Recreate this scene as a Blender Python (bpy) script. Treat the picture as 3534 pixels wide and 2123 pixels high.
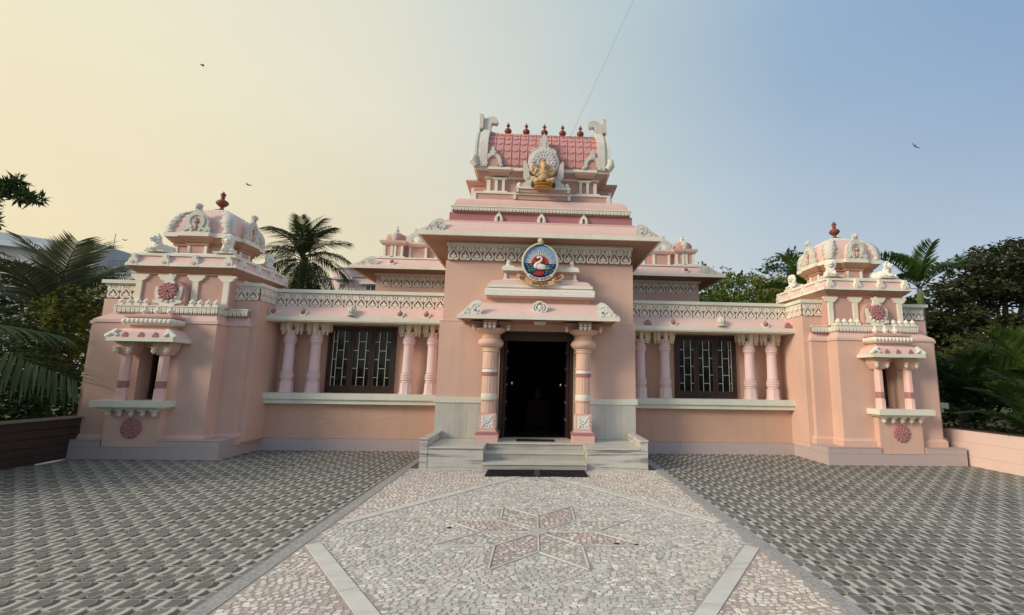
import bpy, bmesh, math, random
import numpy as np
from mathutils import Vector, Matrix, Euler
random.seed(7); NR=np.random.RandomState(11)
R=math.radians; PI=math.pi
for o in list(bpy.data.objects): bpy.data.objects.remove(o)
SC=bpy.context.scene; COL=SC.collection
# ------------------------------------------------------------------ camera
cd=bpy.data.cameras.new('camera'); cam=bpy.data.objects.new('camera',cd); COL.objects.link(cam)
F_,PX,PY,YAW,PIT,ROL,CX=1678.006,1929.708,1046.542,0.0487296,0.1557569,0.0162729,-0.0517248
cd.sensor_width=36; cd.lens=F_/3534*36
cd.shift_x=(1767-PX)/3534; cd.shift_y=(PY-1061.5)/3534
fw=Vector((math.sin(YAW)*math.cos(PIT),math.cos(YAW)*math.cos(PIT),math.sin(PIT)))
rt=Vector((math.cos(YAW),-math.sin(YAW),0)); up=rt.cross(fw)
r2=rt*math.cos(ROL)+up*math.sin(ROL); u2=-rt*math.sin(ROL)+up*math.cos(ROL)
M3=Matrix((r2,u2,-fw)).transposed()
cam.matrix_world=Matrix.Translation((CX,0,1.6))@M3.to_4x4()
cd.clip_end=3000; cd.clip_start=.05; SC.camera=cam
# ------------------------------------------------------------------ world, sun
SUN=Vector((-1,-.52,.50)).normalized()
W=bpy.data.worlds.new('World'); SC.world=W; W.use_nodes=True
nt=W.node_tree; nt.nodes.clear(); L=nt.links.new
def N(t,**k):
    n=nt.nodes.new(t)
    for a,b in k.items(): setattr(n,a,b)
    return n
out=N('ShaderNodeOutputWorld'); bg=N('ShaderNodeBackground'); L(bg.outputs[0],out.inputs[0])
sky=N('ShaderNodeTexSky',sky_type='NISHITA',sun_disc=False,sun_elevation=math.asin(SUN.z),sun_rotation=math.atan2(SUN.x,SUN.y),altitude=0,air_density=1.2,dust_density=4.0,ozone_density=1.0)
bg.inputs[1].default_value=1.0
tc=N('ShaderNodeTexCoord')
GL=Vector((-1,.42,.03)).normalized()
dt=N('ShaderNodeVectorMath',operation='DOT_PRODUCT'); L(tc.outputs['Generated'],dt.inputs[0]); dt.inputs[1].default_value=GL
mr=N('ShaderNodeMapRange'); L(dt.outputs['Value'],mr.inputs[0]); mr.inputs[1].default_value=-1; mr.inputs[2].default_value=1
def ramp(stops):
    r=N('ShaderNodeValToRGB'); L(mr.outputs[0],r.inputs[0]); e=r.color_ramp.elements
    while len(e)>1: e.remove(e[0])
    e[0].position=stops[0][0]; e[0].color=(*stops[0][1],1)
    for p,c in stops[1:]:
        x=e.new(p); x.color=(*c,1)
    return r
hor=ramp([(0,(.62,.66,.72)),(.30,(.53,.62,.70)),(.50,(.64,.69,.70)),(.66,(.74,.72,.61)),(.82,(.80,.69,.47)),(1,(.95,.80,.50))])
zen=ramp([(0,(.55,.68,.86)),(.30,(.25,.39,.61)),(.45,(.33,.47,.64)),(.60,(.52,.62,.65)),(.80,(.82,.80,.66)),(1,(1.0,.90,.62))])
sx=N('ShaderNodeSeparateXYZ'); L(tc.outputs['Generated'],sx.inputs[0])
me=N('ShaderNodeMapRange',interpolation_type='SMOOTHSTEP'); L(sx.outputs['Z'],me.inputs[0]); me.inputs[1].default_value=.0; me.inputs[2].default_value=.62
mx=N('ShaderNodeMix',data_type='RGBA'); L(me.outputs[0],mx.inputs[0]); L(hor.outputs[0],mx.inputs[6]); L(zen.outputs[0],mx.inputs[7])
ns=N('ShaderNodeVectorMath',operation='SCALE'); L(sky.outputs[0],ns.inputs[0]); ns.inputs['Scale'].default_value=.05
mix=N('ShaderNodeMix',data_type='RGBA'); mix.inputs[0].default_value=.86
hz=N('ShaderNodeTexNoise'); hz.inputs['Scale'].default_value=2.2; hz.inputs['Detail'].default_value=4; mp_=N('ShaderNodeMapping'); mp_.inputs['Scale'].default_value=(1,1,2.6); L(tc.outputs['Generated'],mp_.inputs[0]); L(mp_.outputs[0],hz.inputs['Vector'])
hr=N('ShaderNodeMapRange'); L(hz.outputs['Fac'],hr.inputs[0]); hr.inputs[1].default_value=.25; hr.inputs[2].default_value=.75; hr.inputs[3].default_value=.965; hr.inputs[4].default_value=1.035
hs=N('ShaderNodeVectorMath',operation='SCALE'); L(mx.outputs[2],hs.inputs[0]); L(hr.outputs[0],hs.inputs['Scale'])
L(ns.outputs[0],mix.inputs[6]); L(hs.outputs[0],mix.inputs[7]); L(mix.outputs[2],bg.inputs[0])
sl=bpy.data.lights.new('sun','SUN'); sl.energy=2.6; sl.angle=R(18); sl.color=(1,.86,.68)
so=bpy.data.objects.new('sun',sl); COL.objects.link(so); so.rotation_euler=SUN.to_track_quat('Z','Y').to_euler()
SC.view_settings.view_transform='Standard'; SC.view_settings.look='None'; SC.view_settings.gamma=1
SC.view_settings.use_curve_mapping=False; SC.view_settings.exposure=0.12
# ------------------------------------------------------------------ materials
MATS={}
def mat(name,rgb,rough=.8,var=.07,vs=1.3,bump=.12,gs=160,spec=.3,metal=0,streak=0,streak_axis='z',isl=0,trans=0,wear=None,coat=0):
    if name in MATS: return MATS[name]
    m=bpy.data.materials.new(name); m.use_nodes=True; t=m.node_tree; b=t.nodes['Principled BSDF']; l=t.links.new
    def n(ty,**k):
        q=t.nodes.new(ty)
        for a,c in k.items(): setattr(q,a,c)
        return q
    b.inputs['Roughness'].default_value=rough; b.inputs['Metallic'].default_value=metal; b.inputs['Specular IOR Level'].default_value=spec
    if coat: b.inputs['Coat Weight'].default_value=coat; b.inputs['Coat Roughness'].default_value=.12
    g=n('ShaderNodeNewGeometry'); no=n('ShaderNodeTexNoise'); no.inputs['Scale'].default_value=vs; no.inputs['Detail'].default_value=7; no.inputs['Roughness'].default_value=.62
    l(g.outputs['Position'],no.inputs['Vector'])
    rg=n('ShaderNodeMapRange'); l(no.outputs['Fac'],rg.inputs[0]); rg.inputs[1].default_value=.28; rg.inputs[2].default_value=.72
    mc=n('ShaderNodeMix',data_type='RGBA'); l(rg.outputs[0],mc.inputs[0])
    mc.inputs[6].default_value=(*[c*(1-var) for c in rgb],1); mc.inputs[7].default_value=(*[min(1,c*(1+var)) for c in rgb],1)
    last=mc.outputs[2]
    def darken(fac,col,amt):
        nonlocal last
        q=n('ShaderNodeMix',data_type='RGBA',blend_type='MIX'); mm=n('ShaderNodeMath',operation='MULTIPLY'); l(fac,mm.inputs[0]); mm.inputs[1].default_value=amt
        l(mm.outputs[0],q.inputs[0]); l(last,q.inputs[6]); q.inputs[7].default_value=(*col,1); last=q.outputs[2]
    if streak:
        mp=n('ShaderNodeMapping'); l(g.outputs['Position'],mp.inputs[0])
        mp.inputs['Scale'].default_value={'z':(3.6,3.6,.35),'x':(.8,3,14),'m':(.7,5,15)}[streak_axis]
        if streak_axis=='m': mp.inputs['Rotation'].default_value=(0,.32,.1)
        s=n('ShaderNodeTexNoise'); s.inputs['Scale'].default_value=1.2; s.inputs['Detail'].default_value=8; s.inputs['Roughness'].default_value=.6; l(mp.outputs[0],s.inputs[0])
        sr=n('ShaderNodeMapRange'); l(s.outputs['Fac'],sr.inputs[0]); sr.inputs[1].default_value=.50; sr.inputs[2].default_value=.72 if streak_axis!='m' else .60
        darken(sr.outputs[0],wear or [c*.55 for c in rgb],streak)
    if isl:
        rnd=n('ShaderNodeMapRange'); l(g.outputs['Random Per Island'],rnd.inputs[0]); rnd.inputs[3].default_value=1-isl; rnd.inputs[4].default_value=1+isl
        q=n('ShaderNodeVectorMath',operation='SCALE'); l(last,q.inputs[0]); l(rnd.outputs[0],q.inputs['Scale']); last=q.outputs[0]
    l(last,b.inputs['Base Color'])
    if bump:
        bn=n('ShaderNodeTexNoise'); bn.inputs['Scale'].default_value=gs; bn.inputs['Detail'].default_value=3; l(g.outputs['Position'],bn.inputs['Vector'])
        bp=n('ShaderNodeBump'); bp.inputs['Strength'].default_value=bump; bp.inputs['Distance'].default_value=.006; l(bn.outputs['Fac'],bp.inputs['Height']); l(bp.outputs[0],b.inputs['Normal'])
    if trans:
        tr=t.nodes.new('ShaderNodeBsdfTranslucent'); l(last,tr.inputs[0]); ms=n('ShaderNodeMixShader'); ms.inputs[0].default_value=trans
        l(b.outputs[0],ms.inputs[1]); l(tr.outputs[0],ms.inputs[2]); l(ms.outputs[0],t.nodes['Material Output'].inputs[0])
    MATS[name]=m; return m
peach=mat('peach_plaster',(.68,.455,.365),var=.09,vs=.8,streak=.15,gs=120,bump=.25)
peach2=mat('peach_wall_upper',(.58,.355,.30),var=.06,vs=1.1,bump=.2)
warmp=mat('warm_peach_plaster',(.635,.405,.30),var=.08,vs=.8,streak=.18,gs=120,bump=.25)
pink=mat('pink_paint',(.75,.525,.465),var=.05,streak=.08,bump=.12)
soffit=mat('shaded_soffit_peach',(.43,.245,.165),var=.06,bump=.15)  # wall peach darkened, so the shade under the eaves is part of the colour
lilac=mat('lilac_column_paint',(.78,.59,.58),var=.04,bump=.1)
cream=mat('cream_paint',(.80,.76,.655),var=.06,vs=3,streak=.22,wear=(.52,.52,.44),bump=.12)
sillm=mat('sill_cream',(.74,.74,.62),var=.06,vs=3,streak=.16,wear=(.42,.44,.38),bump=.12)
white=mat('white_stucco',(.80,.77,.70),var=.03,vs=4,bump=.25,gs=60)
oldwhite=mat('weathered_white',(.66,.64,.57),var=.10,vs=5,streak=.3,wear=(.35,.36,.33),bump=.3,gs=60)
purple=mat('mauve_paint',(.44,.19,.20),var=.05,bump=.12)
maroon=mat('rose_stucco',(.42,.19,.20),var=.08,vs=6,bump=.25,gs=60)
terra=mat('terracotta',(.22,.06,.035),rough=.45,var=.12,vs=5,spec=.4)
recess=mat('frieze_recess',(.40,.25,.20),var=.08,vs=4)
colpeach=mat('column_peach',(.74,.49,.38),var=.05,vs=3)
marble=mat('grey_marble',(.58,.56,.51),rough=.45,var=.10,vs=2.5,streak=.95,streak_axis='m',wear=(.22,.22,.23),bump=.04)
marblev=mat('grey_marble_upright',(.60,.575,.51),rough=.5,var=.08,vs=2.5,streak=.5,wear=(.30,.29,.27),bump=.04)
marblet=mat('marble_tread',(.64,.61,.53),rough=.4,var=.10,vs=2.5,streak=.65,streak_axis='x',wear=(.38,.35,.30),bump=.03)
granite=mat('pinkish_granite',(.50,.41,.40),rough=.45,var=.06,vs=40,streak=0,bump=.05,gs=200)
granite2=mat('pink_granite_wall',(.74,.56,.50),rough=.5,var=.06,vs=40,bump=.05,isl=.03)
brownst=mat('dark_brown_stone',(.055,.037,.030),rough=.3,var=.15,vs=3,bump=.05,isl=.12,spec=.4)
dark=mat('dark_joint',(.02,.015,.014),rough=.9,var=0,bump=0)
joint=mat('joint_grey',(.16,.13,.12),rough=.9,var=.1)
wood=mat('dark_wood',(.050,.026,.020),rough=.45,var=.25,vs=6,streak=.4,bump=.1,gs=50)
brass=mat('brass_bar',(.66,.61,.43),rough=.4,var=.05,metal=.5,bump=0)
interior=mat('unlit_interior_black',(.010,.008,.007),rough=.9,var=.2)  # near-black colour carries the darkness of the unlit rooms and openings
curtain=mat('dim_curtain',(.10,.085,.035),rough=.9,var=.3,vs=5)
gold=mat('ochre_gold',(.52,.27,.055),rough=.45,var=.1,vs=8)
statue=mat('sandstone_cream',(.60,.42,.22),rough=.6,var=.3,vs=22,bump=.3,gs=70)
rubber=mat('black_rubber',(.012,.012,.013),rough=.6,var=.2)
plastic=mat('white_plastic',(.80,.76,.76),rough=.35,var=0,bump=0)
glassm=mat('dark_glass',(.010,.010,.011),rough=.05,var=0,bump=0,spec=.33)
ribbonm=mat('ribbon_ochre',(.66,.42,.22),var=.1,vs=9); letterm=mat('letter_brown',(.20,.07,.03),var=0,bump=0)
grout=mat('mosaic_grout',(.40,.36,.325),rough=.9,var=.15,vs=8,bump=.3,gs=90)
groutp=mat('mosaic_grout_rose',(.37,.295,.27),rough=.9,var=.15,vs=8,bump=.3,gs=90)
grang=mat('border_granite',(.36,.345,.33),rough=.8,var=.45,vs=45,bump=.1,gs=120)
earth=mat('earth',(.11,.10,.06),rough=.95,var=.3,vs=.4,bump=.4,gs=30)
bark=mat('bark',(.16,.13,.10),rough=.9,var=.25,vs=8,bump=.6,gs=40)
palmbark=mat('palm_bark',(.17,.16,.13),rough=.9,var=.25,vs=12,bump=.6,gs=40)
def leafm(n,c,isl=.35,tr=.3): return mat(n,c,rough=.6,var=.25,vs=.6,bump=0,isl=isl,trans=tr,spec=.15)
lf_dark=leafm('leaf_dark',(.040,.068,.020)); lf_mid=leafm('leaf_mid',(.12,.16,.03)); lf_yel=leafm('leaf_yellowgreen',(.15,.17,.030))
lf_rain=leafm('leaf_raintree',(.052,.060,.026),.5); lf_palm=leafm('leaf_palm',(.045,.060,.022)); lf_areca=leafm('leaf_areca',(.055,.10,.020)); lf_grey=leafm('leaf_coconut_grey',(.095,.11,.062)); lf_dry=leafm('leaf_dry',(.22,.16,.09))
farw=mat('far_white',(.60,.59,.57),var=.1,vs=.5); farp=mat('far_pink',(.62,.46,.42),var=.12,vs=.6,streak=.25); farg=mat('far_grey',(.30,.29,.29),var=.1,vs=.6); farr=mat('far_roof_sheet',(.46,.50,.53),var=.05)
farwin=mat('far_window',(.09,.09,.08),rough=.3,var=.1,bump=0)
steel=mat('thin_metal',(.30,.30,.30),rough=.5,var=0,bump=0)
# ------------------------------------------------------------------ mesh helpers
def rn(bm): bmesh.ops.recalc_face_normals(bm,faces=bm.faces)
class MB:
    def __init__(s,T=None): s.v=[];s.f=[];s.m=[];s.T=T
    def add(s,vs,fs,mi=0):
        o=len(s.v); s.v+= [tuple(p) for p in vs]; s.f+=[tuple(i+o for i in f) for f in fs]; s.m+=[mi]*len(fs); return s
    def box(s,x0,x1,y0,y1,z0,z1,mi=0):
        return s.rloft([(x0,x1,y0,y1,z0),(x0,x1,y0,y1,z1)],mi)
    def rloft(s,secs,mi=0,cap=(1,1)):
        vs=[];fs=[]
        for x0,x1,y0,y1,z in secs: vs+=[(x0,y0,z),(x1,y0,z),(x1,y1,z),(x0,y1,z)]
        for k in range(len(secs)-1):
            a=4*k
            for i in range(4): fs.append((a+i,a+(i+1)%4,a+4+(i+1)%4,a+4+i))
        if cap[0]: fs.append((3,2,1,0))
        n=4*(len(secs)-1)
        if cap[1]: fs.append((n,n+1,n+2,n+3))
        return s.add(vs,fs,mi)
    def lathe(s,c,prof,n=16,mi=0,ph=0,ax='z',flute=0,sc=(1,1)):
        vs=[];fs=[]
        for r,z in prof:
            for i in range(n):
                a=ph+2*PI*i/n; rr=r*(1-flute*(i%2)); p=(rr*math.cos(a)*sc[0],rr*math.sin(a)*sc[1])
                vs.append({'z':(c[0]+p[0],c[1]+p[1],c[2]+z),'y':(c[0]+p[0],c[1]+z,c[2]+p[1]),'x':(c[0]+z,c[1]+p[0],c[2]+p[1])}[ax])
        m=len(prof)
        for k in range(m-1):
            for i in range(n): j=(i+1)%n; fs.append((k*n+i,k*n+j,(k+1)*n+j,(k+1)*n+i))
        fs.append(tuple(range(n-1,-1,-1))); fs.append(tuple((m-1)*n+i for i in range(n)))
        return s.add(vs,fs,mi)
    def ext(s,poly,y0,y1,mi=0,P=None):      # polygon in x,z extruded along y; P maps (u,v,w)
        n=len(poly); P=P or (lambda u,v,w:(u,w,v))
        vs=[P(u,v,y0) for u,v in poly]+[P(u,v,y1) for u,v in poly]
        fs=[tuple(range(n)),tuple(range(2*n-1,n-1,-1))]+[(i,i+n,(i+1)%n+n,(i+1)%n) for i in range(n)]
        return s.add(vs,fs,mi)
    def ribbon(s,pts,w,y0,y1,mi=0,P=None):
        ws=w if isinstance(w,(list,tuple)) else [w]*len(pts); l=[];r=[]
        for i,(x,z) in enumerate(pts):
            a=pts[max(0,i-1)]; b=pts[min(len(pts)-1,i+1)]; dx,dz=b[0]-a[0],b[1]-a[1]; d=math.hypot(dx,dz) or 1
            nx,nz=-dz/d*ws[i]/2,dx/d*ws[i]/2; l.append((x+nx,z+nz)); r.append((x-nx,z-nz))
        for i in range(len(pts)-1): s.ext([l[i],l[i+1],r[i+1],r[i]],y0,y1,mi,P)
        return s
    def tube(s,pts,rad,n=8,mi=0,flat=1):
        pts=[Vector(p) for p in pts]; rs=rad if isinstance(rad,(list,tuple)) else [rad]*len(pts); vs=[];fs=[]; pa=None
        for i,p in enumerate(pts):
            t=(pts[min(i+1,len(pts)-1)]-pts[max(i-1,0)]).normalized()
            if pa is None: pa=t.orthogonal().normalized()
            pa=(pa-t*pa.dot(t)).normalized(); pb=t.cross(pa)
            for k in range(n):
                a=2*PI*k/n; vs.append(p+(pa*math.cos(a)+pb*math.sin(a)*flat)*rs[i])
        for i in range(len(pts)-1):
            for k in range(n): j=(k+1)%n; fs.append((i*n+k,i*n+j,(i+1)*n+j,(i+1)*n+k))
        fs.append(tuple(range(n-1,-1,-1))); fs.append(tuple((len(pts)-1)*n+k for k in range(n)))
        return s.add(vs,fs,mi)
    def ell(s,c,r,mi=0,nu=12,nv=8,rot=None):
        vs=[];fs=[]; M=Euler(rot).to_matrix() if rot else None; c=Vector(c)
        for j in range(1,nv):
            th=PI*j/nv
            for i in range(nu):
                a=2*PI*i/nu; p=Vector((r[0]*math.sin(th)*math.cos(a),r[1]*math.sin(th)*math.sin(a),r[2]*math.cos(th)))
                vs.append(c+(M@p if M else p))
        for e in (1,-1):
            p=Vector((0,0,e*r[2])); vs.append(c+(M@p if M else p))
        for j in range(nv-2):
            for i in range(nu): k=(i+1)%nu; fs.append((j*nu+i,(j+1)*nu+i,(j+1)*nu+k,j*nu+k))
        t=(nv-1)*nu
        for i in range(nu): k=(i+1)%nu; fs.append((t,i,k)); fs.append((t+1,(nv-2)*nu+k,(nv-2)*nu+i))
        return s.add(vs,fs,mi)
    def mesh(s,name,mats,smooth=False,normals=True):
        V=s.v
        if s.T: V=[s.T(*p) for p in V]
        m=bpy.data.meshes.new(name); m.from_pydata([tuple(p) for p in V],[],s.f)
        for q in (mats if isinstance(mats,(list,tuple)) else [mats]): m.materials.append(q)
        m.polygons.foreach_set('material_index',s.m)
        if smooth: m.polygons.foreach_set('use_smooth',[True]*len(s.f))
        if normals:
            bm=bmesh.new(); bm.from_mesh(m); rn(bm); bm.to_mesh(m); bm.free()
        if smooth=='auto':
            try: m.set_sharp_from_angle(angle=R(38))
            except Exception: pass
        m.update(); return m
    def build(s,name,mats,parent=None,smooth=False,label=None,loc=None,kind=None):
        return place(name,s.mesh(name,mats,smooth),parent,label,loc,kind)
def split(mb,name,mats,parent,smooth=False,label=None):
    p=list(range(len(mb.v)))
    def fd(i):
        while p[i]!=i: p[i]=p[p[i]]; i=p[i]
        return i
    for f in mb.f:
        a=fd(f[0])
        for q in f[1:]: p[fd(q)]=a
    comp={}
    for f,m in zip(mb.f,mb.m): comp.setdefault(fd(f[0]),[]).append((f,m))
    out=[]
    for fs in comp.values():
        idx={}; q=MB(mb.T)
        for f,m in fs:
            for i in f:
                if i not in idx: idx[i]=len(q.v); q.v.append(mb.v[i])
            q.f.append(tuple(idx[i] for i in f)); q.m.append(m)
        out.append(q.build(name,mats,parent,smooth,label))
    return out
def place(name,me,parent=None,label=None,loc=None,kind=None,rot=None,scl=None):
    o=bpy.data.objects.new(name,me); COL.objects.link(o)
    if loc is not None: o.location=loc
    if rot is not None: o.rotation_euler=rot
    if scl is not None: o.scale=scl
    if parent is not None:
        o.parent=parent; o.matrix_parent_inverse=PI_[parent.name] if parent.name in PI_ else Matrix()
    if label: o['label']=label
    if kind: o['kind']=kind
    return o
PI_={}
def thing(name,label,cat,loc=(0,0,0),group=None):
    o=bpy.data.objects.new(name,None); COL.objects.link(o); o.location=loc; o.empty_display_size=.1
    PI_[o.name]=Matrix.Translation(loc).inverted()
    tag(o,label,cat,group); return o
def tag(o,label,cat,group=None):
    o['label']=label; o['category']=cat
    if group: o['group']=group
    return o
def fast(name,V,Q,m,parent=None,smooth=False,**k):
    me_=bpy.data.meshes.new(name); V=np.asarray(V,dtype=np.float32); Q=np.asarray(Q,dtype=np.int32)
    me_.vertices.add(len(V)); me_.vertices.foreach_set('co',V.ravel())
    nq=len(Q); c=Q.shape[1]; me_.loops.add(nq*c); me_.loops.foreach_set('vertex_index',Q.ravel())
    me_.polygons.add(nq); me_.polygons.foreach_set('loop_start',np.arange(0,nq*c,c,dtype=np.int32)); me_.polygons.foreach_set('loop_total',np.full(nq,c,dtype=np.int32))
    me_.materials.append(m); me_.update(calc_edges=True)
    return place(name,me_,parent,**k) if k.get('mesh_only') is None else me_
def arc(cx,cz,r,a0,a1,n,rz=None):
    rz=rz or r
    return [(cx+r*math.cos(R(a0+(a1-a0)*i/n)),cz+rz*math.sin(R(a0+(a1-a0)*i/n))) for i in range(n+1)]
def remeshed(mb,name,m,vox,smooth=True):
    me0=mb.mesh(name,m); o=bpy.data.objects.new('tmp',me0); COL.objects.link(o)
    md=o.modifiers.new('r','REMESH'); md.mode='VOXEL'; md.voxel_size=vox; md.use_smooth_shade=smooth
    bpy.context.view_layer.update(); dg=bpy.context.evaluated_depsgraph_get()
    r=bpy.data.meshes.new_from_object(o.evaluated_get(dg)); bpy.data.objects.remove(o)
    r.name=name
    if not r.materials: r.materials.append(m)
    return r
# ================================================================== GROUND
g=MB().box(-400,400,-300,500,-.6,-.03); g.build('ground',earth,kind='structure')
YF,YB=.8,11.1     # paved court from in front of the camera to the wing walls
pv=MB(); pv.box(-9.6,9.6,YF-8,YB,-.03,0); court=pv.build('courtyard',joint,kind='structure')
# printed pinwheel paving tile (0.3 m), flat print on a thin slab
tl=[mat('tile_grout',(.39,.375,.335),var=.14,vs=.7,bump=.05,isl=.08),mat('tile_light',(.52,.505,.45),rough=.62,var=.16,vs=.7,isl=.12),mat('tile_mid',(.15,.145,.125),rough=.6,var=.28,vs=.7,isl=.18),mat('tile_dark',(.075,.07,.058),rough=.6,var=.28,vs=.7,isl=.18),mat('tile_taupe',(.19,.18,.155),rough=.6,var=.2,vs=.7,isl=.15)]
TS=.30; tm=MB()
a=TS/2-.0012; tm.box(-a,a,-a,a,0,.0042,0)
def tp(pts,mi):
    # pts in 0..1 tile units, pulled slightly towards their centre so the light joints of the print show
    cx=sum(p[0] for p in pts)/len(pts); cy=sum(p[1] for p in pts)/len(pts)
    q=[((cx+(x-cx)*.955-.5)*TS*.99,(cy+(y-cy)*.955-.5)*TS*.99) for x,y in pts]
    tm.add([(x,y,.0052) for x,y in q],[tuple(range(len(q)))],mi)
tp([(.02,.98),(0,.70),(.05,.50),(.12,.56),(.16,.78),(.13,.99)],1)
tp([(.15,.99),(.18,.78),(.15,.60),(.30,.52),(.47,.60),(.50,.84),(.42,.99)],2)
tp([(.44,.99),(.52,.84),(.49,.62),(.60,.56),(.70,.70),(.68,.90),(.60,.99)],3)
tp([(.64,.99),(.70,.90),(.72,.66),(.68,.46),(.76,.42),(.82,.62),(.80,.98)],1)
tp([(.83,.98),(.84,.64),(.79,.46),(.92,.40),(1,.48),(1,.98)],2)
tp([(.0,.48),(0,.20),(.10,.10),(.22,.16),(.24,.40),(.13,.52),(.06,.47)],2)
tp([(.16,.55),(.27,.40),(.25,.26),(.38,.22),(.46,.36),(.44,.54),(.30,.49)],4)
tp([(.46,.57),(.48,.36),(.42,.14),(.48,.02),(.55,.12),(.58,.36),(.57,.53)],1)
tp([(.60,.53),(.61,.34),(.57,.14),(.70,.10),(.80,.20),(.78,.38),(.66,.44)],3)
tp([(.80,.41),(.82,.20),(.78,.06),(.86,0),(1,.02),(1,.18),(1,.44),(.92,.37)],4)
tp([(0,.17),(0,0),(.10,0),(.20,.12),(.09,.08)],3)
tp([(.14,0),(.26,.12),(.27,.23),(.39,.19),(.46,0)],2)
tp([(.50,0),(.56,.10),(.68,.07),(.76,.04),(.82,0)],2)
tmesh=tm.mesh('tile',tl,normals=False)
tiles=[]
ny=int((YB-YF)/TS)
for s in (-1,1):
    x0=2.335; n=int((8.95-x0)/TS)+1
    for i in range(n):
        for j in range(ny+1):
            x=s*(x0+(i+.5)*TS); y=YB-(j+.5)*TS
            if abs(x)+.15>9.1: continue
            if 5.95<abs(x)-.15 and y>10.0: continue
            tiles.append((x,y))
tiles.sort(key=lambda p:math.hypot(p[0]-CX,p[1])+(60 if p[1]<2.9 or abs(p[0])>1.12*p[1]+.6 else 0))
for x,y in tiles[:300]:
    place('tile',tmesh,court,loc=(x,y,0))
# the rest of the paving as one part
bv=np.array([v.co[:] for v in tmesh.vertices]); pol=[tuple(p.vertices) for p in tmesh.polygons]; pm=[p.material_index for p in tmesh.polygons]
st=MB()
for x,y in tiles[300:]: 
    o=len(st.v); st.v+=[(a_+x,b_+y,c_) for a_,b_,c_ in bv]; st.f+=[tuple(i+o for i in f) for f in pol]; st.m+=pm
st.build('tiling',tl,court,kind='stuff')
# ------------------------------------------------------------------ mosaic path
PW=2.19
pm_=MB(); pm_.box(-2.20,2.20,YF-8,8.985,-.002,.0045); path=pm_.build('path',grout,kind='structure')
for s in (-1,1):
    x=[s*2.20,s*2.335]; x.sort()
    y=YF-6
    while y<9.9:
        y2=min(y+1.35,10.2) if y+1.35<9.9 else 10.24
        MB().box(x[0],x[1],y+.002,y2-.002,0,.009).build('border_slab',grang,path); y=y2
SCX,SCY=.03,5.45
Ro,Ri=1.12,.60
star=[]
for k in range(16):
    a=R(22.5*k); r=Ri if k%2==0 else Ro; star.append((SCX+r*math.cos(a),SCY+r*math.sin(a)))
def inpoly(p,P):
    c=False; n=len(P)
    for i in range(n):
        a,b=P[i],P[i-1]
        if (a[1]>p[1])!=(b[1]>p[1]) and p[0]<(b[0]-a[0])*(p[1]-a[1])/(b[1]-a[1])+a[0]: c=not c
    return c
def segd(p,a,b):
    dx,dy=b[0]-a[0],b[1]-a[1]; t=max(0,min(1,((p[0]-a[0])*dx+(p[1]-a[1])*dy)/(dx*dx+dy*dy))); return math.hypot(p[0]-a[0]-t*dx,p[1]-a[1]-t*dy)
bars=[]   # (a,b,width,kind)
for k in range(16): bars.append((star[k],star[(k+1)%16],.018,0))
for k in range(8):
    a=R(45*k); bars.append(((SCX+.10*math.cos(a),SCY+.10*math.sin(a)),(SCX+Ri*math.cos(a),SCY+Ri*math.sin(a)),.018,0))
APT,APB,HW=(SCX,8.83),(SCX,1.95),2.40
dl=[(SCX-HW,5.42),(SCX+HW,5.42)]
def cutx(a,b,xm):
    t=(xm-a[0])/(b[0]-a[0]); return (xm,a[1]+t*(b[1]-a[1]))
for e in dl:
    xm=math.copysign(2.13,e[0]); 
    for ap in (APT,APB): bars.append((cutx(ap,e,xm),ap,.135,1))
def bar(a,b,w,name,m,z1,y_off=0):
    dx,dy=b[0]-a[0],b[1]-a[1]; d=math.hypot(dx,dy); ux,uy=dx/d,dy/d
    P=lambda u,v,h:(a[0]+ux*u-uy*v,a[1]+uy*u+ux*v,h)
    q=MB(); q.add([P(0,-w/2,.004),P(d,-w/2,.004),P(d,w/2,.004),P(0,w/2,.004),P(0,-w/2,z1),P(d,-w/2,z1),P(d,w/2,z1),P(0,w/2,z1)],[(0,1,5,4),(1,2,6,5),(2,3,7,6),(3,0,4,7),(4,5,6,7)])
    return q.build(name,m,path)
mstrip=mat('marble_strip',(.68,.655,.60),rough=.5,var=.08,vs=4,streak=.35,streak_axis='m',wear=(.38,.37,.36),bump=.04)
for i,(a,b,w,k) in enumerate(bars):
    if k==0: bar(a,b,w,'marble_strip',mstrip,.0125)
    else:
        d=math.hypot(b[0]-a[0],b[1]-a[1]); n=int(d/.75)+1
        for j in range(n):
            t0,t1=j/n,(j+1)/n; e=.003/d
            if j==n-1: t1-=.06/d
            p=lambda t:(a[0]+(b[0]-a[0])*t,a[1]+(b[1]-a[1])*t)
            bar(p(t0+e),p(t1-e),w,'marble_slab',mstrip,.0115+.0006*(j%2))
MB().lathe((SCX,SCY,.004),[(.108,0),(.108,.0105),(.1,.0115)],24).build('centre_disc',mat('disc_stone',(.50,.47,.42),var=.12,vs=9),path)
y=8.985
MB().box(-2.2,2.2,8.955,8.984,.004,.016).build('threshold_strip',mstrip,path)
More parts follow.
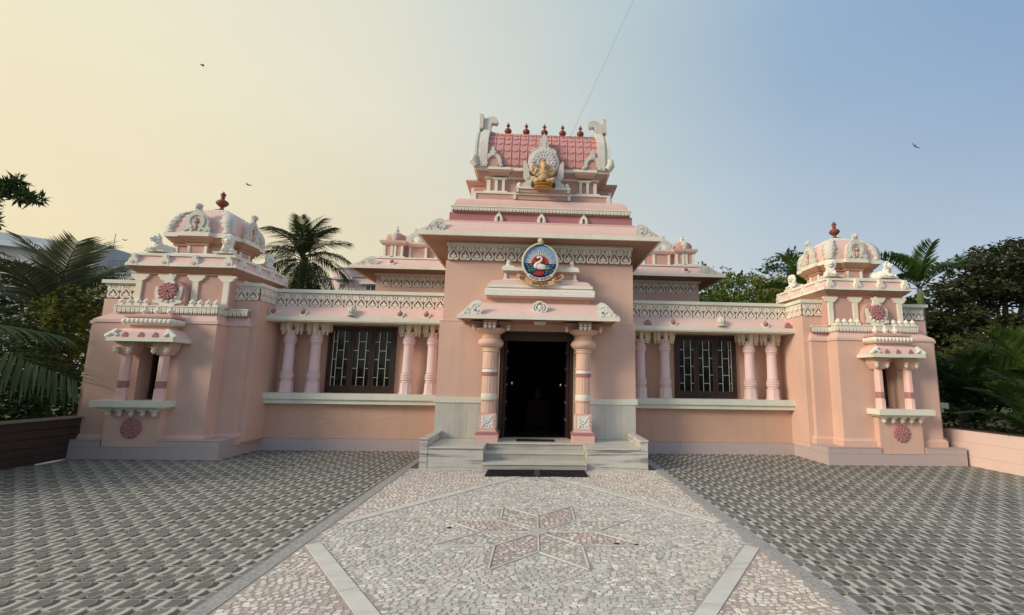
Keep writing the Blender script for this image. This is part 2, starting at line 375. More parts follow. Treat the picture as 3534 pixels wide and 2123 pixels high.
# stone chips
chipm=[mat('chip_%s'%n,c,rough=.6,var=.12,vs=7,bump=.1,gs=90,isl=.13) for n,c in (('white',(.78,.75,.68)),('cream',(.68,.62,.53)),('grey',(.54,.54,.51)),('rose',(.59,.46,.42)),('dark',(.36,.34,.31)),('mauve',(.56,.49,.46)),('pale',(.60,.585,.54)))]
def zone(p):
    if inpoly(p,star):
        a=math.degrees(math.atan2(p[1]-SCY,p[0]-SCX))%360; return 'sr' if int(a//45)%2==1 else 'sg'
    if abs(p[0]-SCX)/HW+abs(p[1]-5.42)/3.45<1: return 'd'
    return 'c'
WT={'sr':(.14,.16,.06,.44,.04,.16,0),'sg':(.26,.26,.18,.08,.12,.06,.04),'d':(.13,.16,.25,.03,.02,.05,.36),'c':(.36,.34,.05,.12,.01,.09,.03)}
chips=[]; yy=2.2; row=0
while yy<8.95:
    h=.044+.006*random.random(); w=.058; nx=int(2*PW/w); off=random.random()*w
    for i in range(-1,nx+1):
        x=-PW+off+i*w; chips.append((x,yy,w,h))
    yy+=h; row+=1
made=[]
def J(s): return (random.random()-.5)*s
jit={}
for x,y,w,h in chips:
    c=(x+w/2,y+h/2)
    big=math.hypot(c[0]-SCX,c[1]-SCY)
    q=[(x+J(.024)+.004,y+J(.018)+.004),(x+w-.004+J(.024),y+J(.018)+.004),(x+w-.004+J(.02),y+h-.004+J(.016)),(x+.004+J(.02),y+h-.004+J(.018))]
    ca,sa=math.cos(J(.5)),0; ang=J(.45)+.18*math.sin(c[0]*2.3+c[1]*3.1); ca,sa=math.cos(ang),math.sin(ang)
    wx,wy=.035*math.sin(c[1]*7.3+c[0]*2.1)+J(.012),.030*math.sin(c[0]*6.1+c[1]*1.7)+J(.012)
    q=[(c[0]+wx+(px-c[0])*ca-(py-c[1])*sa,c[1]+wy+(px-c[0])*sa+(py-c[1])*ca) for px,py in q]; c=(c[0]+wx,c[1]+wy)
    if random.random()<.6:
        k=random.randrange(4); a,b=q[k],q[(k+1)%4]; q.insert(k+1,((a[0]+b[0])/2+J(.012),(a[1]+b[1])/2+J(.012)))
    z_=zone(c); g_=.84 if z_!='d' else .96; g_*=1-(.22 if z_!='d' else .10)*random.random()**3
    q=[(c[0]+(px-c[0])*g_,c[1]+(py-c[1])*g_) for px,py in q]
    if any(abs(px)>PW or py>8.945 for px,py in q): continue
    bad=False
    for a,b,bw,k in bars:
        if segd(c,a,b)<bw/2+.075:
            m_=min(segd(p_,a,b) for p_ in q)
            if segd(c,a,b)<bw/2+.006: bad=True;break
            if m_<bw/2+.004:
                for s_ in (.8,.6,.45):
                    q2=[(c[0]+(px-c[0])*s_,c[1]+(py-c[1])*s_) for px,py in q]
                    if min(segd(p_,a,b) for p_ in q2)>=bw/2+.003: q=q2;break
                else: bad=True;break
    if bad or math.hypot(c[0]-SCX,c[1]-SCY)<.145: continue
    made.append((c,q,random.choices(range(7),WT[z_])[0],.0065+.003*random.random()))
made.sort(key=lambda t:math.hypot(t[0][0]-CX,t[0][1])+(60 if t[0][1]<3.62 or abs(t[0][0])>1.0*t[0][1]-1 and t[0][1]<3 else 0))
def chip(mb,q,mi,h):
    n=len(q); cx=sum(p[0] for p in q)/n; cy=sum(p[1] for p in q)/n
    vs=[(x,y,.0035) for x,y in q]+[(cx+(x-cx)*.93,cy+(y-cy)*.93,h) for x,y in q]
    mb.add(vs,[tuple(range(n,2*n))]+[(i,(i+1)%n,(i+1)%n+n,i+n) for i in range(n)],mi)
for c,q,mi,h in made[:300]:
    b=MB(); chip(b,[(x-c[0],y-c[1]) for x,y in q],0,h); b.build('stone_chip',chipm[mi],path,loc=(c[0],c[1],0),smooth=False)
b=MB()
for c,q,mi,h in made[300:]: chip(b,q,mi,h)
b.build('mosaic',chipm,path,kind='stuff')
# rose grout under the star and corner fields
for k in range(8):
    P0=(SCX,SCY); a,b_,c_=star[2*k],star[2*k+1],star[(2*k+2)%16]
    MB().add([(P0[0],P0[1],.0052),(a[0],a[1],.0052),(b_[0],b_[1],.0052),(c_[0],c_[1],.0052)],[(0,1,2,3)]).build('star_field',groutp if k%2 else grout,path)
cg=mat('mosaic_grout_pinkish',(.44,.35,.31),rough=.9,var=.15,vs=8,bump=.3,gs=90)
for s_ in (-1,1):
    MB().add([(s_*2.19,.8,.0049),(SCX,.8,.0049),(SCX,1.95,.0049),(s_*2.19,5.10,.0049)],[(0,1,2,3)]).build('corner_field',cg,path)
    MB().add([(s_*2.19,5.74,.0049),(SCX,8.83,.0049),(SCX,8.95,.0049),(s_*2.19,8.95,.0049)],[(0,1,2,3)]).build('corner_field',cg,path)
# ================================================================== TEMPLE
TP=thing('temple','single-storey pink and peach temple with a carved barrel-roofed gateway, side wings and small corner towers','temple',(0,10.3,0))
def part(name,mb,m,smooth=False,label=None,parent=None,kind=None): return mb.build(name,m,parent or TP,smooth,label,kind=kind)
X0=.03
# ---- central block
part('wall',MB().box(-2.06,-.83,10.29,10.55,.39,2.78).box(.83,2.09,10.29,10.55,.39,2.78).box(-.83,.83,10.29,10.55,2.60,2.78)
     .box(-2.06,-1.9,10.55,14,0,2.78).box(1.93,2.09,10.55,14,0,2.78),peach,label='peach front wall either side of the doorway')
part('wall',MB().box(-2.00,2.05,10.305,14,2.78,4.10),peach,label='peach wall above the doorway')
part('string_course',MB().box(-2.065,2.095,10.28,10.31,2.785,2.80),pink)
split(MB().box(-2.09,-.83,10.245,10.289,1.10,1.215).box(.83,2.12,10.245,10.289,1.10,1.215),'dado_band',sillm,TP)
for s in (-1,1):
    xs=[.85,1.10,1.42,1.76,2.07]
    for i in range(4):
        a,b=sorted((X0/2+s*xs[i],X0/2+s*xs[i+1])); part('marble_panel',MB().box(a+.0015,b-.0015,10.262+.002*(i%2),10.2885,.39,1.098),marblev)
# frieze motif (shared)
def motif(W_,H_):
    m=MB(); sx_,sz=W_,H_; d=.0
    pts=lambda l:[(x*sx_,z*sz) for x,z in l]
    for s in (-1,1):
        m.ribbon(pts([(0,.93),(s*.07,.76),(s*.20,.60),(s*.34,.43),(s*.405,.28),(s*.39,.13),(s*.29,.035)]),[.11*sx_,.135*sx_,.12*sx_,.115*sx_,.125*sx_,.13*sx_,.14*sx_],-.016,.006)
        m.ext(pts([(s*.488,1.0),(s*.475,.60),(s*.40,.56),(s*.27,.66),(s*.19,.79),(s*.22,.93),(s*.32,1.0)]),-.014,.006)
        m.ext(pts([(s*.30,.0),(s*.33,.10),(s*.12,.085),(s*.06,0)]),-.013,.006)
        m.ribbon(pts([(s*.27,.11),(s*.19,.15),(s*.13,.12)]),.07*sx_,-.012,.004)
        m.ribbon(pts([(s*.31,.90),(s*.23,.86),(s*.24,.76),(s*.33,.72)]),.05*sx_,-.018,-.011)
    m.ext(pts([(-.2,1),(-.09,.80),(0,.70),(.09,.80),(.2,1)]),-.0155,.006)
    m.ext(pts([(0,.585),(.07,.42),(.12,.36),(.26,.28),(.16,.19),(.07,.17),(.08,.04),(-.08,.04),(-.07,.17),(-.16,.19),(-.26,.28),(-.12,.36),(-.07,.42)]),-.0135,.006)
    return m
def frieze(x0,x1,y,z0,z1,n,m,rm,ang=0,org=None,label=None):
    """recessed panel with n relief tiles; returns panel part"""
    L_=math.hypot(x1-x0,0); w=L_/n
    pn=MB().box(0,L_,.014,.05,z0-.004,z1+.004)
    M=Matrix.Translation((x0,y,0))@Matrix.Rotation(ang,4,'Z') if org is None else Matrix.Translation((*org,0))@Matrix.Rotation(ang,4,'Z')
    pn.v=[tuple(M@Vector(p)) for p in pn.v]
    p=part('frieze_panel',pn,rm,label=label)
    key='frieze%0.3f_%0.3f_%s'%(w,z1-z0,m.name)
    if key not in MESHC: MESHC[key]=motif(w,z1-z0).mesh('frieze_tile',m)
    for i in range(n):
        q=M@Vector(((i+.5)*w,0,z0)); o=place('frieze_tile',MESHC[key],p,loc=q,rot=(0,0,ang))
    return p
MESHC={}
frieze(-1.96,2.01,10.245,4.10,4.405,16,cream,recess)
part('fillet',MB().box(-1.985,2.035,10.20,10.31,4.408,4.462).box(-1.975,2.025,10.23,10.31,4.462,4.50),cream)
# main eave: soffit, white edge, curved pink roof
def eave(cx,hx,yf,yb,z0,z1,hx2,y2,z2,wall_hx,wall_y,zs,nm='',edge=cream,bulge=.35,T=None,par=None,lab=None,rm=None):
    M1=MB(T).rloft([(cx-wall_hx,cx+wall_hx,wall_y,yb-.02,zs),(cx-hx+.052,cx+hx-.052,yf+.052,yb-.01,z0+.012),(cx-hx+.052,cx+hx-.052,yf+.052,yb-.01,z0+.03)])
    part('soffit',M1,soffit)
    part('eave_edge',MB(T).box(cx-hx,cx+hx,yf,yf+.05,z0,z1-.004).box(cx-hx,cx-hx+.05,yf+.0505,yb,z0,z1-.004).box(cx+hx-.05,cx+hx,yf+.0505,yb,z0,z1-.004),edge,label=lab)
    n=8; secs=[]
    for i in range(n+1):
        t=i/n; 
        # convex-concave drip roof: steep low part bulging outwards
        f=t**(1+bulge); x=hx-.03+(hx2-hx+.03)*f; y=yf+.03+(y2-yf-.03)*f; z=z1-.004+(z2-z1)*t
        secs.append((cx-x,cx+x,y,yb-.03,z))
    o=part('canopy_roof',MB(T).rloft(secs),rm or pink,smooth='auto'); return o
eave(X0,2.54,9.776,14.3,4.508,4.602,2.04,10.09,4.905,2.0,10.29,4.50,bulge=.5)
def leafcorner(c,sx_,H_,L_,th=.03,seg=9):
    """scrolled acroterion lying on the hip corner"""
    m=MB(); base=[(0,0)]+[(L_*(.06+.94*t),H_*(math.sin(PI*min(1,t*1.02))**.8)*(1 if t>.5 else .7+.6*t)) for t in [i/seg for i in range(1,seg)]]+[(L_,0)]
    base=[(0,0),(.05*L_,.10*H_),(.16*L_,.16*H_),(.28*L_,.34*H_),(.40*L_,.60*H_),(.54*L_,.84*H_),(.68*L_,.98*H_),(.82*L_,1.0*H_),(.93*L_,.88*H_),(.95*L_,.74*H_),(.86*L_,.70*H_),(.92*L_,.56*H_),(1.0*L_,.42*H_),(.99*L_,.26*H_),(.90*L_,.10*H_),(1.0*L_,0)]
    b=[(c[0]+sx_*x,c[2]+z) for x,z in base]; m.ext(b,c[1],c[1]+th)
    for (u,v,r) in ((.40,.30,.16),(.68,.50,.24),(.76,.20,.13),(.24,.12,.08)):
        m.ribbon([(c[0]+sx_*(u*L_+r*H_*math.cos(a)),c[2]+v*H_+r*H_*math.sin(a)) for a in [R(20+k*40) for k in range(8)]],.030*H_/.25,c[1]-.012,c[1]+.004)
        m.ell((c[0]+sx_*u*L_,c[1]-.002,c[2]+v*H_),(r*H_*.4,.014,r*H_*.4),nu=8,nv=5)
    return m
for s in (-1,1):
    xx=X0+s*2.50
    part('corner_scroll',leafcorner((xx,9.80,4.60),-s,.27,.52),oldwhite)
part('roof_ledge',MB().box(X0-2.04,X0+2.04,10.09,14,4.905,4.932),pink)
part('mauve_band',MB().box(X0-1.985,X0+1.985,10.17,14,4.932,5.135),purple,label='deep mauve band on the gateway roof')
def lotusband(segs,z0,z1,T=None,name='lotus_band',pit=.078,m=cream,capz=.022,lab=None):
    bandback=mat('band_back',(.36,.28,.23),var=.15,vs=9)
    """segs: list of ((x,y),(x,y)) front faces (left to right seen from outside)"""
    b=MB(T); t=MB(T)
    for (ax,ay),(bx,by) in segs:
        L_=math.hypot(bx-ax,by-ay); ux,uy=(bx-ax)/L_,(by-ay)/L_; nx_,ny_=uy,-ux   # outward normal
        P=lambda u,v,w:(ax+ux*u+nx_*w,ay+uy*u+ny_*w,v)
        b.ext([(0,z0+.02),(L_,z0+.02),(L_,z1-capz),(0,z1-capz)],-.05,.0,1,P)
        n=max(1,int(L_/pit)); w=L_/n
        for i in range(n):
            u=i*w
            h_=z1-capz-z0
            for c0,c1 in ((.03,.40),(.60,.97)):
                t.ext([(u+w*c0,z1-capz-.001),(u+w*c0,z0+.30*h_),(u+w*(c0+c1)/2,z0),(u+w*c1,z0+.30*h_),(u+w*c1,z1-capz-.001)],-.002,.016,0,P)
            t.ext([(u+w*.44,z1-capz-.001),(u+w*.44,z0+.55*h_),(u+w*.56,z0+.55*h_),(u+w*.56,z1-capz-.001)],-.002,.010,0,P)
            t.ext([(u,z1-capz-.0005),(u,z1-capz-.18*h_),(u+w,z1-capz-.18*h_),(u+w,z1-capz-.0005)],-.002,.012,0,P)
        b.ext([(-.015,z1-capz),(L_+.015,z1-capz),(L_+.015,z1),(-.015,z1)],-.05,.028,0,P)
    o=part(name,b,[m,bandback],label=lab); part('lotus_petals',t,m,parent=o,kind='stuff'); return o
part('roof_core',MB().box(X0-1.90,X0+1.90,10.13,14,5.135,5.262),recess)
lotusband([((X0-1.925,10.11),(X0+1.925,10.11)),((X0+1.925,10.11),(X0+1.925,13.5)),((X0-1.925,13.5),(X0-1.925,10.11))],5.15,5.265)
part('roof_slab',MB().box(X0-1.89,X0+1.89,10.15,14,5.266,5.335),pink)
part('curved_roof_course',MB().rloft([(X0-1.87,X0+1.87,10.16,13.9,5.336),(X0-1.865,X0+1.865,10.17,13.9,5.39),(X0-1.83,X0+1.83,10.19,13.9,5.44),(X0-1.77,X0+1.77,10.24,13.9,5.478),(X0-1.66,X0+1.66,10.32,13.8,5.497)]),pink,smooth='auto')
def arch_orn(cx,y,z,w,h,face=False,disc_m=maroon,T=None):
    """kudu arch ornament: body with ears, ring and tip"""
    m=MB(T)
    base=[(-.5,0),(-.42,.10),(-.50,.18),(-.44,.30),(-.36,.46),(-.24,.60),(-.12,.68),(-.07,.80),(-.10,.90),(0,1.0),(.10,.90),(.07,.80),(.12,.68),(.24,.60),(.36,.46),(.44,.30),(.50,.18),(.42,.10),(.5,0),(.14,0),(.10,.12),(.16,.26),(.10,.40),(0,.45),(-.10,.40),(-.16,.26),(-.10,.12),(-.14,0)]
    m.ext([(cx+u*w,z+v*h) for u,v in base],y-.03,y+.02)
    m.ribbon([(cx+w*.27*math.cos(a),z+h*.30+h*.24*math.sin(a)) for a in [R(-50+k*28) for k in range(11)]],.04*w/.2,y-.042,y-.028)
    return m
for i,x in enumerate((-.92,.0,.92)): part('arch_ornament',arch_orn(X0+x,10.15,4.935,.20,.27),cream)
# tier of the gateway tower
part('tower_tier',MB().box(X0-1.52,X0+1.52,10.36,12.6,5.497,5.68).box(X0-.60,X0+.62,10.24,10.38,5.497,5.63),peach2,label='lower tier of the gateway tower')
rails=MB()
rails.box(X0-1.535,X0-.62,10.335,10.36,5.655,5.69).box(X0+.64,X0+1.535,10.335,10.36,5.655,5.69)
for s in (-1,1):
    a,b=sorted((X0+s*1.535,X0+s*1.455)); rails.box(a,b,10.338,10.36,5.497,5.655); a,b=sorted((X0+s*.63,X0+s*.57)); rails.box(a,b,10.212,10.24,5.497,5.60)
rails.box(X0-.63,X0+.65,10.205,10.36,5.60,5.645)
split(rails,'white_rail',cream,TP)
# inner body, doubled pilasters, cornice
part('tower_body',MB().box(X0-1.26,X0+1.26,10.50,12.4,5.68,6.06).box(X0-1.64,X0+1.64,10.95,12.0,5.60,6.06),peach2,label='set-back body of the gateway tower')
pl=MB()
for s in (-1,1):
    for xa,xb,yf in ((1.235,1.165,10.455),(1.06,1.00,10.42),(.90,.84,10.42)):
        a,b=sorted((X0+s*xa,X0+s*xb)); pl.box(a,b,yf,10.5,5.74,6.02)
    a,b=sorted((X0+s*1.30,X0+s*.78)); pl.box(a,b,10.40,10.51,5.715,5.745)
    a,b=sorted((X0+s*.78,X0+s*.60)); pl.box(a,b,10.45,10.51,5.70,5.735)
    a,b=sorted((X0+s*1.42,X0+s*.60)); pl.box(a,b,10.37,10.51,5.685,5.70)
    a,b=sorted((X0+s*1.10,X0+s*.80)); pl.box(a,b,10.405,10.51,6.02,6.06)
    for xx in (1.28,1.05,.82): a,b=sorted((X0+s*xx,X0+s*(xx-.06))); pl.box(a,b,10.385,10.42,5.69,5.715)
    for yy0 in (10.96,): 
        a,b=sorted((X0+s*1.655,X0+s*1.58)); pl.box(a,b,yy0-.02,yy0+.06,5.68,6.0)
split(pl,'pilaster_strip',cream,TP)
cn=MB()
cn.rloft([(X0-1.29,X0+1.29,10.46,12.42,6.06),(X0-1.30,X0+1.30,10.45,12.42,6.10)],1)
cn.rloft([(X0-1.31,X0+1.31,10.44,12.43,6.10),(X0-1.40,X0+1.40,10.38,12.45,6.14),(X0-1.40,X0+1.40,10.38,12.45,6.155),(X0-1.47,X0+1.47,10.33,12.5,6.19)],0)
for s in (-1,1):
    a,b=sorted((X0+s*1.20,X0+s*.72)); cn.rloft([(a+.03,b-.03,10.34,10.5,6.10),(a,b,10.29,10.5,6.15),(a-.02,b+.02,10.27,10.5,6.189)],0)
cn.rloft([(X0-1.66,X0+1.66,10.93,12.02,6.06),(X0-1.78,X0+1.78,10.88,12.1,6.14),(X0-1.78,X0+1.78,10.88,12.1,6.18)],0)
part('cornice',cn,[peach2,cream])
part('roof_edge',MB().box(X0-1.52,X0+1.52,10.30,12.6,6.19,6.257),cream)
for s in (-1,1):
    a,b=sorted((X0+s*1.22,X0+s*.70)); part('roof_edge_step',MB().box(a,b,10.262,10.302,6.192,6.252),cream)
# barrel vault
VB=[(10.34,6.257),(10.325,6.40),(10.335,6.58),(10.38,6.78),(10.46,6.96),(10.58,7.12),(10.72,7.25),(10.86,7.325),(11.02,7.33),(11.16,7.30),(11.35,7.15),(11.5,6.9),(11.58,6.6),(11.6,6.257)]
P_yz=lambda u,v,w:(w,u,v)
part('barrel_roof',MB().ext(VB,X0-1.26,X0+1.26,0,P_yz),mat('rose_roof',(.60,.30,.28),var=.07,vs=3,bump=.3,gs=60),label='rose barrel-vault roof of the gateway')
def vpt(t,off=0):   # t 0..1 along the front curve from eave to ridge
    n=8; k=min(n-1e-6,t*8); i=int(k); f=k-i; a,b=VB[i],VB[i+1]
    y=a[0]+(b[0]-a[0])*f; z=a[1]+(b[1]-a[1])*f; dy,dz=b[0]-a[0],b[1]-a[1]; d=math.hypot(dy,dz)
    return y-dz/d*off, z+dy/d*off
rosem=MATS['rose_roof']; PITCH=.1785
ncol=14; wcol=2.52/ncol
scale_mesh={}
for i in range(ncol):
    xc=X0-1.26+(i+.5)*wcol
    for j in range(6):
        t=.06+j*.125
        (ya,za),(yb_,zb)=vpt(t,.022),vpt(min(1,t+.15),.004)
        m=MB(); w2=wcol*.40; pts=[]; n=6
        for k in range(n+1):
            a=-1+2*k/n; dip=.045*(1-a*a); tt=t+.02-dip*.75; y1,z1=vpt(max(0.005,tt),.022); pts.append((xc+a*w2,y1,z1))
        for k in range(n+1):
            a=1-2*k/n; pts.append((xc+a*w2,yb_,zb))
        inner=[(x_,*vpt(max(0.005,t+.02-.045*(1-((x_-xc)/w2)**2)*.75),-.012)) for x_,_,_ in pts[:n+1]]
        m.add(pts+inner,[tuple(range(2*n+2))]+[(k,k+1,2*n+2+k+1,2*n+2+k) for k in range(n)])
        part('roof_scale',m,rosem)
rb=MB()
for i in range(ncol+1):
    xc=X0-1.26+i*wcol
    rb.tube([(xc,*vpt(t/10*.84+.005,.008)) for t in range(11)],.016,6)
rb.tube([(X0-1.26,*vpt(.845,.01)),(X0+1.26,*vpt(.845,.01))],.018,6)
part('roof_rib',rb,rosem,smooth=True)
part('ridge_band',MB().ext([vpt(.87,.0),vpt(.87,.028),vpt(.93,.03),vpt(1,.02),vpt(1,0),vpt(.93,0)],X0-1.27,X0+1.27,0,P_yz),rosem)
rl=MB()
for i in range(22):
    x=X0-1.2+i*.1145; rl.ell((x,*vpt(.90,.028)),(.032,.012,.03),nu=8,nv=5)
part('ridge_leaves',rl,rosem,smooth=True,kind='stuff')
# gable end arches with horns
for s in (-1,1):
    def off(VB_,d):
        o=[]
        for i,(y,z) in enumerate(VB_):
            a=VB_[max(0,i-1)]; b=VB_[min(len(VB_)-1,i+1)]; dy,dz=b[0]-a[0],b[1]-a[1]; l=math.hypot(dy,dz); o.append((y-dz/l*d,z+dy/l*d))
        return o
    o1=off(VB,.10); o2=off(VB,.06); o0=off(VB,-.05)
    ga=MB(); a,b=sorted((X0+s*1.235,X0+s*1.40)); ga.ext(o1[:9]+[(11.02,7.2)]+[(11.02,6.26),(10.36,6.26)],a,b,0,P_yz)
    a,b=sorted((X0+s*1.40,X0+s*1.475)); ga.ext(o2[:10]+[(11.1,6.26),(10.36,6.26)],a,b,0,P_yz)
    a,b=sorted((X0+s*1.475,X0+s*1.52)); ga.ext(off(VB,.085)[:10]+[(11.1,6.26),(10.36,6.26)],a,b,0,P_yz)
    ga.tube([(X0+s*1.47,10.27,6.27),(X0+s*1.53,10.24,6.36),(X0+s*1.52,10.24,6.46),(X0+s*1.47,10.25,6.50)],[.085,.09,.07,.03],10)
    gp=part('gable_arch',ga,oldwhite,smooth='auto')
    hx=lambda u:X0+s*u
    hn=MB()
    prof=[(1.30,7.34),(1.24,7.42),(1.235,7.52),(1.21,7.575),(1.165,7.58),(1.13,7.56),(1.10,7.575),(1.07,7.62),(1.085,7.68),(1.13,7.725),(1.20,7.745),(1.29,7.72),(1.34,7.69),(1.40,7.68),(1.40,7.34)]
    hn.ext([(hx(u),v) for u,v in prof],10.78,10.92); part('horn',hn,oldwhite)
    a,b=sorted((hx(1.41),hx(1.50))); part('crest_post',MB().box(a,b,10.72,10.96,7.44,7.765).ext([(a,7.40),(b,7.40),(b,7.44),(a,7.44)],10.70,10.98),oldwhite)
    part('horn_base',MB().ext([(hx(1.02),7.325),(hx(1.28),7.325),(hx(1.28),7.41),(hx(1.20),7.37)],10.80,10.90),oldwhite)
# small arches over the pilasters
for s in (-1,1):
    cx_=X0+s*1.11; m=MB()
    pts=arc(cx_,6.36,.155,-20,200,14,.17)
    m.ribbon(pts,.085,10.235,10.29); 
    for q in (-1,1): m.ell((cx_+q*.185,10.255,6.285),(.05,.03,.035),nu=10,nv=6)
    m.ext([(cx_-.045,6.505),(cx_+.045,6.50),(cx_+.05,6.56),(cx_+.075,6.60),(cx_+.03,6.62),(cx_+.035,6.69),(cx_,6.72),(cx_-.035,6.69),(cx_-.03,6.62),(cx_-.075,6.60),(cx_-.05,6.56)],10.222,10.30)
    part('small_arch',m,oldwhite); part('arch_recess',MB().ext(arc(cx_,6.36,.12,0,180,10,.14)+[(cx_-.12,6.26),(cx_+.12,6.26)],10.27,10.32),peach2)
# ridge finials
FIN=[(.055,0),(.06,.02),(.035,.04),(.03,.055),(.055,.07),(.082,.105),(.088,.135),(.075,.165),(.04,.195),(.022,.215),(.022,.235),(.042,.255),(.046,.27),(.032,.295),(.014,.32),(.004,.36)]
fm=MB().lathe((0,0,0),FIN,16).mesh('finial',terra,smooth=True)
for x in (-.87,-.435,0,.435,.865): place('finial',fm,TP,loc=(X0+.03+x,10.92,7.325))
# central shrine niche
cs=X0+.02
sh=MB(); sh.lathe((cs,10.20,6.335),[(.335,0),(.345,-.02),(.345,-.045),(.32,-.06),(.275,-.062),(.265,-.05)],40,0,0,'y')
part('halo_ring',sh,oldwhite,smooth='auto'); hl=MB()
hl.lathe((cs,10.17,6.335),[(.27,0),(.27,-.035),(.26,-.04)],32,0,0,'y')
for r_,n_,sz_ in ((.24,22,.030),(.185,16,.034),(.12,12,.03)):
    for k in range(n_):
        a=2*PI*k/n_; hl.ell((cs+r_*math.cos(a)+J(.02),10.128,6.335+r_*math.sin(a)+J(.02)),(sz_*1.6,.010,sz_*1.3),nu=7,nv=5,rot=(0,-a,0))
part('halo_carving',hl,mat('lilac_stucco',(.60,.56,.58),var=.15,vs=20,bump=.3,gs=60),smooth=True)
fr=MB()
for s in (-1,1):
    P=[(.43,6.38),(.36,6.30),(.33,6.16),(.30,6.02),(.16,5.98),(.16,5.76),(.46,5.76),(.46,5.83),(.40,5.86),(.37,5.90),(.42,5.95),(.445,6.02),(.445,6.30)]
    fr.ext([(cs+s*x,z) for x,z in P],10.14,10.20)
    fr.lathe((cs+s*.355,10.14,5.98),[(.055,0),(.055,-.012),(.04,-.012),(.035,-.004),(.03,-.012),(.012,-.016)],16,0,0,'y')
split(fr,'shrine_frame',oldwhite,TP)
tpk=MB(); tpk.ext([(cs-.05,6.66),(cs+.05,6.66),(cs+.045,6.80),(cs+.07,6.86),(cs+.06,6.94),(cs+.03,6.98),(cs,7.04),(cs-.03,6.98),(cs-.06,6.94),(cs-.07,6.86),(cs-.045,6.80)],10.16,10.33)
for s in (-1,1):
    tpk.ext([(cs+s*.05,6.67),(cs+s*.15,6.66),(cs+s*.13,6.71),(cs+s*.10,6.74),(cs+s*.085,6.80),(cs+s*.09,6.90),(cs+s*.055,6.92)],10.17,10.33)
    tpk.ribbon([(cs+s*.16,6.665),(cs+s*.21,6.64),(cs+s*.25,6.60),(cs+s*.27,6.56)],.04,10.15,10.22)
part('shrine_crest',tpk,oldwhite)
pd=MB(); pd.box(cs-.59,cs+.59,10.17,10.5,5.64,5.715,1).box(cs-.60,cs+.60,10.14,10.5,5.715,5.76,0)
for s in (-1,1): a,b=sorted((cs+s*.585,cs+s*.53)); pd.box(a,b,10.15,10.2,5.645,5.715,0)
part('shrine_pedestal',pd,[cream,peach2])
bud=[(.055,0),(.055,.022),(.04,.03),(.045,.04),(.058,.06),(.05,.085),(.03,.105),(.012,.12),(.003,.135)]
budm=MB().lathe((0,0,0),bud,12).mesh('bud_finial',cream,smooth=True)
for s in (-1,1): place('bud_finial',budm,TP,loc=(cs+s*.525,10.22,5.76))
# elephant-headed statue
def blob(parts,cap=None):
    m=MB()
    for p in parts:
        if p[0]=='e': m.ell(p[1],p[2],0,14,10,p[3] if len(p)>3 else None)
        else: m.tube(p[1],p[2],10)
    return m
ST=thing('seated_statue','cream and ochre seated elephant-headed statue in the round halo above the gateway','statue',(cs,10.0,5.74))
E_=[('e',(0,0,.16),(.105,.09,.10)),('e',(0,.01,.26),(.085,.07,.09)),('e',(0,.02,.33),(.12,.06,.045)),
 ('e',(0,-.02,.435),(.062,.06,.068)),('e',(0,-.03,.40),(.05,.05,.05)),
 ('t',[(0,-.07,.41),(.0,-.10,.36),(-.005,-.115,.29),(.01,-.12,.245),(.05,-.12,.225),(.09,-.12,.235)],[.036,.034,.028,.024,.02,.016]),
 ('e',(.09,.0,.41),(.06,.016,.058),(0,.25,0)),('e',(-.09,.0,.41),(.06,.016,.058),(0,-.25,0)),
 ('e',(0,-.01,.505),(.045,.045,.04)),('e',(0,-.01,.54),(.028,.028,.035)),('e',(0,-.01,.575),(.014,.014,.02)),
 ('t',[(-.08,-.02,.06),(-.15,-.07,.06),(-.11,-.12,.045),(-.02,-.13,.045)],[.055,.06,.045,.03]),
 ('t',[(.08,-.02,.06),(.16,-.05,.065),(.15,-.12,.045),(.06,-.13,.04)],[.055,.06,.045,.03]),('e',(-.17,-.06,.09),(.05,.055,.06)),('e',(.17,-.06,.085),(.055,.055,.05)),
 ('t',[(.11,.02,.33),(.17,.0,.24),(.15,-.08,.19),(.10,-.11,.21)],[.034,.03,.026,.022]),('t',[(-.11,.02,.33),(-.17,.0,.24),(-.15,-.08,.22),(-.13,-.11,.27)],[.034,.03,.026,.024]),
 ('t',[(.11,.03,.33),(.20,.02,.26),(.21,-.04,.31),(.19,-.06,.36)],[.03,.028,.024,.02]),('t',[(-.11,.03,.33),(-.20,.02,.26),(-.205,-.04,.30),(-.20,-.06,.36)],[.03,.028,.024,.02]),
 ('e',(.185,-.06,.375),(.02,.02,.02)),('e',(-.20,-.06,.375),(.024,.022,.022)),('t',[(.03,-.07,.40),(.045,-.11,.38)],[.01,.007]),
 ('t',[(-.03,-.07,.40),(-.045,-.11,.38)],[.01,.007])]
sm=remeshed(blob(E_),'figure',statue,.0075)
place('figure',sm,ST,loc=(cs,10.0,5.765),scl=(1.16,1,1.0))
q=MB().lathe((0,0,0),[(.02,0),(.13,.010),(.20,.028),(.205,.04),(.14,.042)],24,0,0,'z',0,(1,.6)).mesh('lotus_seat',gold,smooth=True)
place('lotus_seat',q,ST,loc=(cs,9.98,5.715)); place('lotus_seat',q,ST,loc=(cs,9.99,5.655))
for s in (-1,1): MB().ell((cs+s*.215,10.08,5.79),(.055,.05,.085)).build('green_cushion',mat('dark_green_paint',(.02,.10,.05)),ST,smooth=True)
h_=MB(); h_.ribbon([(cs+.195+.025*math.cos(R(a)),6.19+.05*math.sin(R(a))) for a in range(-90,271,30)],.016,9.93,9.95); h_.build('noose',mat('dull_gold',(.42,.33,.16)),ST)
h2=MB()
for k in range(4): h2.ell((cs-.205+.018*math.cos(k*1.6),9.94,6.17+.022*k),(.026,.02,.022),nu=8,nv=6)
